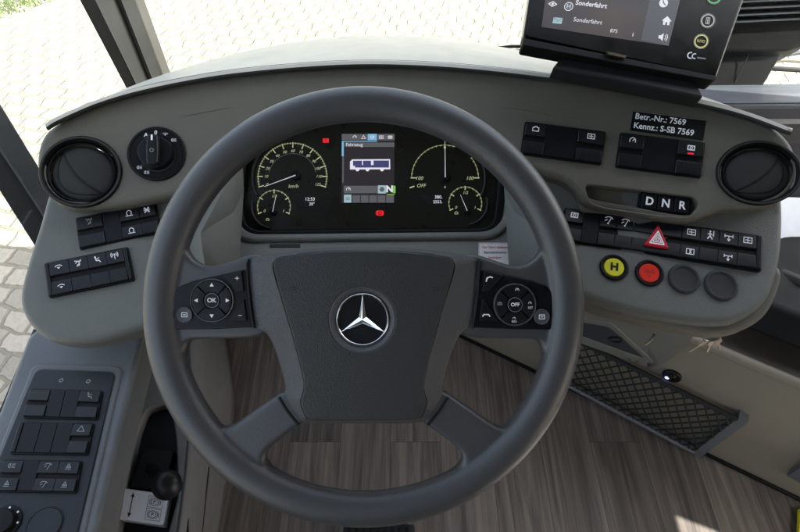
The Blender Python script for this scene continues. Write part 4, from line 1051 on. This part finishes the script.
# net: frame and cords
D_n = off(D_wall, -.03)
NTL, NTR, NBR, NBL = (560, 332), (737, 419), (694, 452), (547, 374)
def np_(u, v, D):
    x = (NTL[0] * (1 - u) + NTR[0] * u) * (1 - v) + (NBL[0] * (1 - u) + NBR[0] * u) * v
    y = (NTL[1] * (1 - u) + NTR[1] * u) * (1 - v) + (NBL[1] * (1 - u) + NBR[1] * u) * v
    return up(x, y, D(x, y))
NET = empty('storage_net', np_(.5, .5, D_n), 'x', 'x'); del NET['label']; del NET['category']
NET.parent = FP; NET.location = WLOC[NET.name] - WLOC[FP.name]
V = []; F = []
def cord(p0, p1, rr=.0019, sag=.0):
    d = (p1 - p0); t = d.normalized(); a = t.cross(WN).normalized(); b = t.cross(a); n0 = len(V); S = 3
    for i in range(S + 1):
        p = p0 + d * (i / S) + WN * sag * math.sin(math.pi * i / S)
        for k in range(5): c = 2 * math.pi * k / 5; V.append(p + a * math.cos(c) * rr + b * math.sin(c) * rr)
    for i in range(S):
        for k in range(5): F.append((n0 + i * 5 + k, n0 + i * 5 + (k + 1) % 5, n0 + (i + 1) * 5 + (k + 1) % 5, n0 + (i + 1) * 5 + k))
NU = 16; NV = 5.5
for fam in (1, -1):
    for k in range(-6, 22):
        # line u*NU - fam*v*NV = k
        pts = []
        for v in (0, 1):
            u = (k + fam * v * NV) / NU; pts.append((u, v))
        (u0, v0), (u1, v1) = pts
        # clip u to 0..1
        def clip(u0, v0, u1, v1):
            if u0 == u1: return None
            t0, t1 = 0, 1
            for (p, q) in ((-(u1 - u0), u0), ((u1 - u0), 1 - u0)):
                if p == 0: continue
                t = q / p
                if p < 0: t0 = max(t0, t)
                else: t1 = min(t1, t)
            if t0 >= t1: return None
            return u0 + (u1 - u0) * t0, v0 + (v1 - v0) * t0, u0 + (u1 - u0) * t1, v0 + (v1 - v0) * t1
        c = clip(u0, v0, u1, v1)
        if c: cord(np_(c[0], c[1], D_n), np_(c[2], c[3], D_n), sag=.002 + fam * .001)
mkobj('net_mesh', V, F, M['net'], parent=NET)
tube('net_rail', [np_(0, 0, D_n), np_(1, 0, D_n)], .0055, M['net'], NET, 10)
tube('net_rail', [np_(0, 1.0, D_n), np_(1, 1.0, D_n)], .006, M['console'], NET, 10)
slab('net_frame', [np_(-.02, .97, D_n), np_(1.0, .97, D_n), np_(1.0, 1.12, D_wall), np_(-.02, 1.12, D_wall)], .008, M['deck'], NET)
slab('net_frame', [np_(1.0, -.04, D_n), np_(1.055, -.02, D_n), np_(1.055, 1.08, D_n), np_(1.0, 1.02, D_n)], .028, M['console'], NET, direction=-WN)
F_ = fr(671, 375, D_wall, 0, .001)
root = MB(F_).lathe([(9, -.5), (9, 1.5), (8, 2.5), (4.6, 2), (4.2, .5)], 1, 0, M['groove'], 30).build('socket', FP)
MB(F_).lathe([(4.4, -.5), (4.2, 2), (2, 3), (.01, 3.2)], -2, 0, M['groove'], 24).disc(-3.2, 0, 2.1, 3.1, M['led'], 14).disc(-3.2, 0, 1.0, 3.3, M['ledc'], 12).build('blue_light', root)
# keys hanging under the deck
KY = empty('key_bunch', up(718, 334, .72), 'small bunch of metal keys hanging under the right end of the dashboard', 'keys')
kp = up(716, 333, .70)
tube('key_ring', [kp + Vector((.011 * math.cos(a), 0, -.010 + .011 * math.sin(a))) for a in [2 * math.pi * i / 16 for i in range(16)]], .0012, M['steel'], KY, 6, closed=True)
for (dx, an) in ((-.006, -.5), (.004, .15), (.012, .5)):
    FK2 = Frame(kp + Vector((dx, .002 * dx * 100, -.02)), Vector((math.cos(an), .25, math.sin(an))).normalized() * .001, Vector((math.sin(an), -.1, -math.cos(an))).normalized() * .001, Vector((0, -1, .3)).normalized() * .001)
    mbk = MB(FK2); mbk.prism(rnd([(-5, 0), (5, 0), (5.5, 8), (0, 12), (-5.5, 8)], 2), 0, 1.6, M['steel'], .3).prism([(-1.8, 11), (1.8, 11), (1.8, 26), (.8, 28), (-1.8, 25), (-.9, 22), (-1.8, 19), (-.9, 16)], .2, 1.4, M['steel'], .2)
    mbk.build('key', KY)
HK = up(655, 333, .76)
tube('hook', [HK, HK + Vector((.002, 0, -.018)), HK + Vector((-.006, -.004, -.026))], .002, M['steel'], FP, 6)
# ------------------------------------------------------------------ right side bits
DT = empty('door_trim', up(790, 290, 1.0), 'black rounded trim box and tray beside the right end of the dashboard', 'trim')
slab('trim_box', [up(722, 320, .985), up(800, 351, .945), up(900, 392, .91), up(900, 262, 1.04), up(765, 262, 1.08)], .06, M['black'], DT, bevel=.008)
tube('trim_edge', [up(752, 312, .99), up(800, 330, .955), up(870, 358, .92)], .004, M['rubber'], DT, 12)
tube('trim_edge', [up(770, 270, 1.04), up(800, 282, 1.0), up(870, 306, .97)], .012, M['brown'], DT, 12)
dp = slab('door_panel', [up(774, 197, 1.10), up(900, 200, 1.10), up(900, 268, 1.06), up(774, 256, 1.06)], .03, M['doorw']); tag(dp, 'pale blue-grey door panel at the right edge beside the vent', 'panel')
LG = empty('passenger_ledge', up(780, 105, 1.1), 'blue grey ledge of the passenger side dashboard behind the right vent', 'ledge')
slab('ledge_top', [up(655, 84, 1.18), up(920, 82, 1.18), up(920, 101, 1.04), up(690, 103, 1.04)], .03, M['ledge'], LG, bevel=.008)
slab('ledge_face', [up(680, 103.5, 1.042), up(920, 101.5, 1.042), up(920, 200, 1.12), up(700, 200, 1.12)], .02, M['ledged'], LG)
# ventilation housing with louvres on a post
VH = empty('louvred_housing', up(770, 60, 1.15), 'black housing with horizontal louvres behind the touchscreen on the right', 'housing')
slab('post', [up(668, 88, 1.17), up(762, 88, 1.17), up(786, 48, 1.12), up(690, 40, 1.12)], .06, M['black'], VH, bevel=.004)
tube('post_seam', [up(735, 82, 1.162), up(750, 52, 1.115)], .0012, M['vent'], VH, 6)
slab('housing_body', [up(690, 52, 1.10), up(788, 50, 1.10), up(815, 42, 1.10), up(880, -60, .98), up(700, -60, .98)], .10, M['black'], VH, bevel=.006)
def wb_(y): return 1.10 - .12 * (50 - y) / 110
for k in range(9):
    y = 21 - k * 6.6
    slab('louvre', [up(732, y + 1, wb_(y) - .022), up(880, y - 6, wb_(y) - .022), up(880, y - 8.5, wb_(y) - .004), up(733, y - 1.5, wb_(y) - .004)], .002, M['ledged'], VH)
# ------------------------------------------------------------------ TERMINAL (touchscreen)
TM = empty('touchscreen_terminal', up(640, 75, .66), 'black driver touchscreen terminal on a wedge stand on top of the dashboard', 'touchscreen')
T0 = up(620, 60, .655)
def D_t(px, py): return .655 + (60 - py) * .00028 + (px - 620) * .00002
body = rnd([(536, -45), (523, 38), (716, 79), (760, -45)], [4, 4, 4, 4])
gl = plastic('screen_glass_black', (.0025, .0025, .0025), .2, 0, 0, spec=.2)
plate('housing', body, D_t, .0025, .018, gl, TM, grid=20)
plate('lower_bar', rnd([(523, 39), (522, 46), (714, 82), (717, 77)], 2), D_t, .001, .020, M['black'], TM, lift=.002, grid=20)
SCR = plate('front_glass', rnd([(538, -44), (526, 37), (715, 77), (756, -44)], 4), D_t, .0006, .002, gl, TM, lift=.0018, grid=30)
F_, W, H = frq((549, -30), (686, -26), (667.6, 47), (541, 28), D_t, lift=.0021)
def tl(px, py):
    # project pixel onto the frame plane -> local
    P = up(px, py, D_t(px, py)); d = P - F_.o
    A = F_.x; B = F_.y; aa, ab, bb = A.dot(A), A.dot(B), B.dot(B); da, db = d.dot(A), d.dot(B); det = aa * bb - ab * ab
    return ((da * bb - db * ab) / det, (db * aa - da * ab) / det)
def scrmat():
    m, nt, b = newmat('terminal_screen'); N = nt.nodes; L = nt.links
    tc = N.new('ShaderNodeTexCoord'); n = N.new('ShaderNodeTexNoise'); n.inputs['Scale'].default_value = 14; n.inputs['Detail'].default_value = 2; L.new(tc.outputs['Object'], n.inputs['Vector'])
    cr = N.new('ShaderNodeValToRGB'); cr.color_ramp.elements[0].position = .35; cr.color_ramp.elements[1].position = .7
    cr.color_ramp.elements[0].color = (.07, .07, .08, 1); cr.color_ramp.elements[1].color = (.13, .10, .09, 1); L.new(n.outputs['Fac'], cr.inputs[0])  # brownish reflection on the screen put into the emission colour
    b.inputs['Base Color'].default_value = (.02, .02, .02, 1); b.inputs['Roughness'].default_value = .25; b.inputs['Specular IOR Level'].default_value = .25
    L.new(cr.outputs[0], b.inputs['Emission Color']); b.inputs['Emission Strength'].default_value = .12; return m
mb = MB(F_); mb.flat([tl(549, -30), tl(686, -26), tl(667.6, 47), tl(541, 28)], 0, scrmat())
mb.flat([tl(655, -27), tl(686, -26), tl(667.6, 47), tl(640, 41.5)], .2, emit('screen_side_menu', (.12, .13, .15, 1), .1))
wt = M['scrwhite']; AG = -8
for (px, py, tx) in ((590.5, 6, 'Sonderfahrt'), (587, 22.5, 'Sonderfahrt'), (613, 32.5, '875')):
    x, y = tl(px, py); mb.text(tx, x, y, (6.6 if py < 10 else 6.0) if tx != '875' else 5.0, .5, wt, ang=-2, bold=.02 if py < 10 else 0)
x, y = tl(552, 5.5); mb.line([(x - 4, y), (x, y + 2.4), (x + 4, y), (x, y - 2.4)], .9, .5, wt, True).disc(x, y, 1.2, .5, wt)
x, y = tl(568, 8); mb.disc(x, y, 4.4, .45, M['scrgrey']).ring(x, y, 3.8, 4.5, .5, wt).text('H', x, y, 6, .55, wt)
x, y = tl(557, 22); mb.rect(x - 4.5, x + 4.5, y - 3, y + 3, .45, M['scrcyan']).line([(x - 4, y + 2.6), (x, y - .5), (x + 4, y + 2.6)], .5, .55, M['scrgrey'])
x, y = tl(662.5, 4.5); mb.disc(x, y, 4.4, .45, wt).line([(x - 1, y + 2.5), (x, y), (x + 2, y - 2)], .9, .55, M['scr'])
x, y = tl(665.5, 22.5); mb.flat([(x - 5, y), (x + 5, y), (x, y + 5)], .5, wt).rect(x - 3.2, x - .9, y - 4, y, .5, wt).rect(x + .9, x + 3.2, y - 4, y, .5, wt).rect(x - 1, x + 1, y - 1.2, y, .5, wt)
x, y = tl(661.5, 38.5); mb.flat([(x - 4, y - 1.6), (x - 4, y + 1.6), (x - 2, y + 1.6), (x + .5, y + 4), (x + .5, y - 4), (x - 2, y - 1.6)], .5, wt).ring(x, y, 2.6, 3.3, .5, wt, -45, 45).ring(x, y, 4.4, 5.1, .5, wt, -45, 45)
x, y = tl(632, 36); mb.line([(x, y - 1.5), (x, y + 1.5)], .7, .5, wt)
mb.build('screen', TM)
for (px, py, c, t) in ((713, -1.5, (.15, .7, .2, 1), 'P'), (706.6, 22, (.55, .55, .52, 1), '8'), (700, 42.5, (.75, .72, .25, 1), 'RFID')):
    x, y = tl(px, py); cm = emit('key_ring_light', c, .13); mb = MB(F_.shift(x, y, 0)); mb.ring(0, 0, 5.4, 6.8, .3, cm, n=40).ring(0, 0, 7.2, 7.6, .3, M['dimicon'])
    if t == 'P': mb.text('P', 0, 0, 7, .3, cm)
    elif t == '8': mb.line([(-1.7, -3.2), (-1.7, 3.2), (1.7, 3.2), (1.7, -3.2)], .7, .3, cm, True).disc(0, 1.7, .9, .3, cm, 10).disc(0, -.2, .9, .3, cm, 10).disc(0, -2, .9, .3, cm, 10)
    else: mb.text('RFID', 0, 0, 4, .3, cm)
    mb.build('touch_key', TM)
x, y = tl(689.5, 56.5); mb = MB(F_.shift(x, y, 0)); mb.ring(0, 0, 2.2, 3.4, .3, M['icon'], 70, 300).ring(4, -.4, 1.8, 2.8, .3, M['icon'], 60, 300).text('trapeze', 12, -2, 3.4, .3, M['icon'], shear=.2) if False else mb.ring(0, 0, 2.2, 3.4, .3, M['icon'], 70, 300).ring(4, -.4, 1.8, 2.8, .3, M['icon'], 60, 300).line([(7, -1.6), (15, -1.9)], 1.3, .3, M['dimicon'])
mb.build('maker_mark', TM)
# silver connector
slab('connector', [up(606, 51, .650), up(627, 55.5, .650), up(625, 58, .650), up(609, 54.5, .650)], .004, M['steel'], TM)
# wedge stand: stands on the top cover
wq = [up(563, 55, .668), up(696, 80, .662), up(704, 97, .652), up(553, 67, .662)]
slab('stand', wq, .022, M['rubber'], TM, bevel=.003)
# ------------------------------------------------------------------ PILLARS, GLASS, WIPERS
WP = empty('windscreen_pillar', up(143, 90, 1.0), 'grey and black pillar between side window and windscreen, upper left', 'pillar')
def strip(name, b0, b1, t0, t1, w0, w1, thick, mat, parent):
    # band between bottom pixel pair and top pixel pair; w at bottom/top
    return slab(name, [up(*b0, w0), up(*b1, w0), up(*t1, w1), up(*t0, w1)], thick, mat, parent)
def ext(a, b, k): return (a[0] + (b[0] - a[0]) * k, a[1] + (b[1] - a[1]) * k)
def pb(name, bl, br, tlp, trp, w0, thick, mat, lift=0, bev=.0):
    # bottom at py~y, top extended; depth shrinks upward like a near vertical post
    k = 2.0
    t0 = ext(bl, tlp, k); t1 = ext(br, trp, k)
    def ww(y): return w0 - (90 - y) * .00115 - lift
    o = slab(name, [up(*bl, ww(bl[1])), up(*br, ww(br[1])), up(*t1, ww(t1[1])), up(*t0, ww(t0[1]))], thick, mat, WP, bevel=bev)
pb('outer_seal', (138, 110), (147, 110), (80, 0), (95, 0), 1.0, .03, M['pillard'])
pb('pillar_cover', (145.5, 105), (157, 105), (94.5, 0), (114, 0), 1.0, .035, M['pillar'], .006, .003)
pb('centre_seal', (156, 103), (161, 103), (113.5, 0), (121, 0), 1.0, .03, M['pillard'])
pb('pillar_cover', (160, 100), (172, 100), (120.5, 0), (135, 0), 1.0, .035, M['pillar'], .008, .003)
SP = empty('side_window_post', up(20, 190, .86), 'black and grey slanted window post at the left edge beside the left vent', 'pillar')
slab('post_cover', [up(62, 205, .93), up(66, 250, .93), up(-60, 60, .84), up(-60, 5, .84)], .03, M['pillarg'], SP, bevel=.003)
slab('post_seal', [up(60, 215, .935), up(60, 285, .935), up(-60, 96, .845), up(-60, 38, .845)][:4], .03, M['pillard'], SP)
# glass panes
wsc = slab('windscreen', [(-.52, .95, .62), (1.5, .95, .62), (1.5, .79, 1.85), (-.52, .79, 1.85)], .005, M['glass']); tag(wsc, 'large clear windscreen behind the dashboard', 'window')
swn = slab('side_window', [(-.60, -1.0, .62), (-.60, .86, .62), (-.60, .79, 1.85), (-.60, -1.0, 1.85)], .005, M['glass'], direction=(-1, 0, 0)); tag(swn, 'clear driver side window at the left, above the side console', 'window')
wa = up(484, 50, 1.12); wb = up(575, 44, 1.18)
WI = empty('windscreen_wiper', wa, 'thin black wiper lying behind the dashboard, left of the touchscreen', 'wiper', 'wipers')
tube('wiper_arm', [up(483, 49.5, .93), up(510, 46.5, .93), up(570, 46, .93)], .0028, M['rubber'], WI, 8)
tube('wiper_blade', [up(484, 51, .925), up(528, 50, .925), up(572, 53, .925)], .0022, M['ledge'], WI, 8)
WI2 = empty('windscreen_wiper', up(790, 60, 1.3), 'wiper arm with pale joint outside at the upper right edge, beside the black housing', 'wiper', 'wipers')
tube('wiper_arm', [up(766, 68, 1.32), up(800, 70, 1.3), up(860, 74, 1.3)], .006, M['rubber'], WI2, 8)
tube('wiper_arm', [up(762, 62, 1.34), up(785, 60, 1.34), up(860, 66, 1.34)], .005, M['steel'], WI2, 8)
tube('wiper_blade', [up(775, 54, 1.36), up(800, 50, 1.36), up(860, 44, 1.36)], .012, M['ledge'], WI2, 10)
# under-windscreen cowl keeps the footwell dark: front bulkhead below the dashboard
fb = slab('front_bulkhead', [(-.498, .80, 0), (1.5, .80, 0), (1.5, .86, .60), (-.498, .86, .60)], .03, M['beige']); tag(fb, 'grey bulkhead at the far end of the footwell below the dashboard', 'wall')
# pedal pad
PD = empty('foot_pedal', up(378, 530, 1.12), 'black rubber pedal pad on the floor just below the steering wheel rim', 'pedal')
F_ = fr(379, 541, off(D_floor, -.03), 0)
MB(F_).box(-36, 36, -14, 14, 0, 8, M['rubber'], 2, 4).build('pedal_pad', PD)
mb = MB(F_)
for k in range(9): mb.box(-31 + k * 7.2, -28 + k * 7.2, -11, 11, 8, 9.5, M['black'], .5)
mb.build('tread_ribs', PD); MB(F_).box(-5, 5, -5, 5, -12, 1, M['steel']).build('pedal_stem', PD)
# yellow edge strip, small fold-out bracket at the right lower edge
F_, W, H = frq((797, 510), (830, 510), (830, 570), (794, 570), D_floor, lift=.002); ys = MB(F_).box(-W / 2, W / 2, -H / 2, H / 2, 0, 4, M['yell'], 1).build('step_edge_strip'); tag(ys, 'bright yellow step edge strip at the lower right corner of the floor', 'strip')
sb_ = slab('wall_bracket', [up(787, 476, D_wall(787, 476) - .01), up(800, 468, D_wall(800, 468) - .06), up(840, 480, D_wall(840, 480) - .06), up(830, 500, D_wall(830, 500) - .01)], .01, M['ledge'], FP)
# ------------------------------------------------------------------ CAMERA, WORLD, SUN
cam = bpy.data.cameras.new('camera'); cam.sensor_width = 36; cam.lens = 24.0; cam.clip_start = .02; cam.clip_end = 2000
co = bpy.data.objects.new('camera', cam); COL.objects.link(co); co.location = CAM; co.rotation_euler = (math.pi / 2 - TH, 0, 0)
scene.camera = co
EL, AZ = R(42), R(22)           # sun from the right, a little behind
sdir = Vector((math.cos(EL) * math.cos(AZ), -math.cos(EL) * math.sin(AZ), math.sin(EL)))
w = bpy.data.worlds.new('World'); scene.world = w; w.use_nodes = True; nt = w.node_tree
sky = nt.nodes.new('ShaderNodeTexSky'); sky.sky_type = 'NISHITA'; sky.sun_disc = False; sky.sun_elevation = EL
sky.sun_rotation = math.atan2(sdir.x, sdir.y); sky.air_density = 1; sky.dust_density = 5
bg = nt.nodes['Background']; bg.inputs[1].default_value = .15; hs = nt.nodes.new('ShaderNodeHueSaturation'); hs.inputs['Saturation'].default_value = .6; nt.links.new(sky.outputs[0], hs.inputs['Color']); nt.links.new(hs.outputs[0], bg.inputs[0])
sl = bpy.data.lights.new('sun', 'SUN'); sl.energy = 4.6; sl.angle = R(.5); sl.color = (1, .95, .86)
so = bpy.data.objects.new('sun', sl); COL.objects.link(so); so.location = (3, -1, 4); so.rotation_euler = (-sdir).to_track_quat('-Z', 'Y').to_euler()
vs = scene.view_settings; vs.view_transform = 'Standard'; vs.look = 'None'; vs.gamma = 1; vs.exposure = 2.38
scene.render.engine = 'CYCLES'; scene.cycles.max_bounces = 8; scene.cycles.diffuse_bounces = 5; scene.cycles.transparent_max_bounces = 16
scene.render.resolution_x = 1024; scene.render.resolution_y = 681
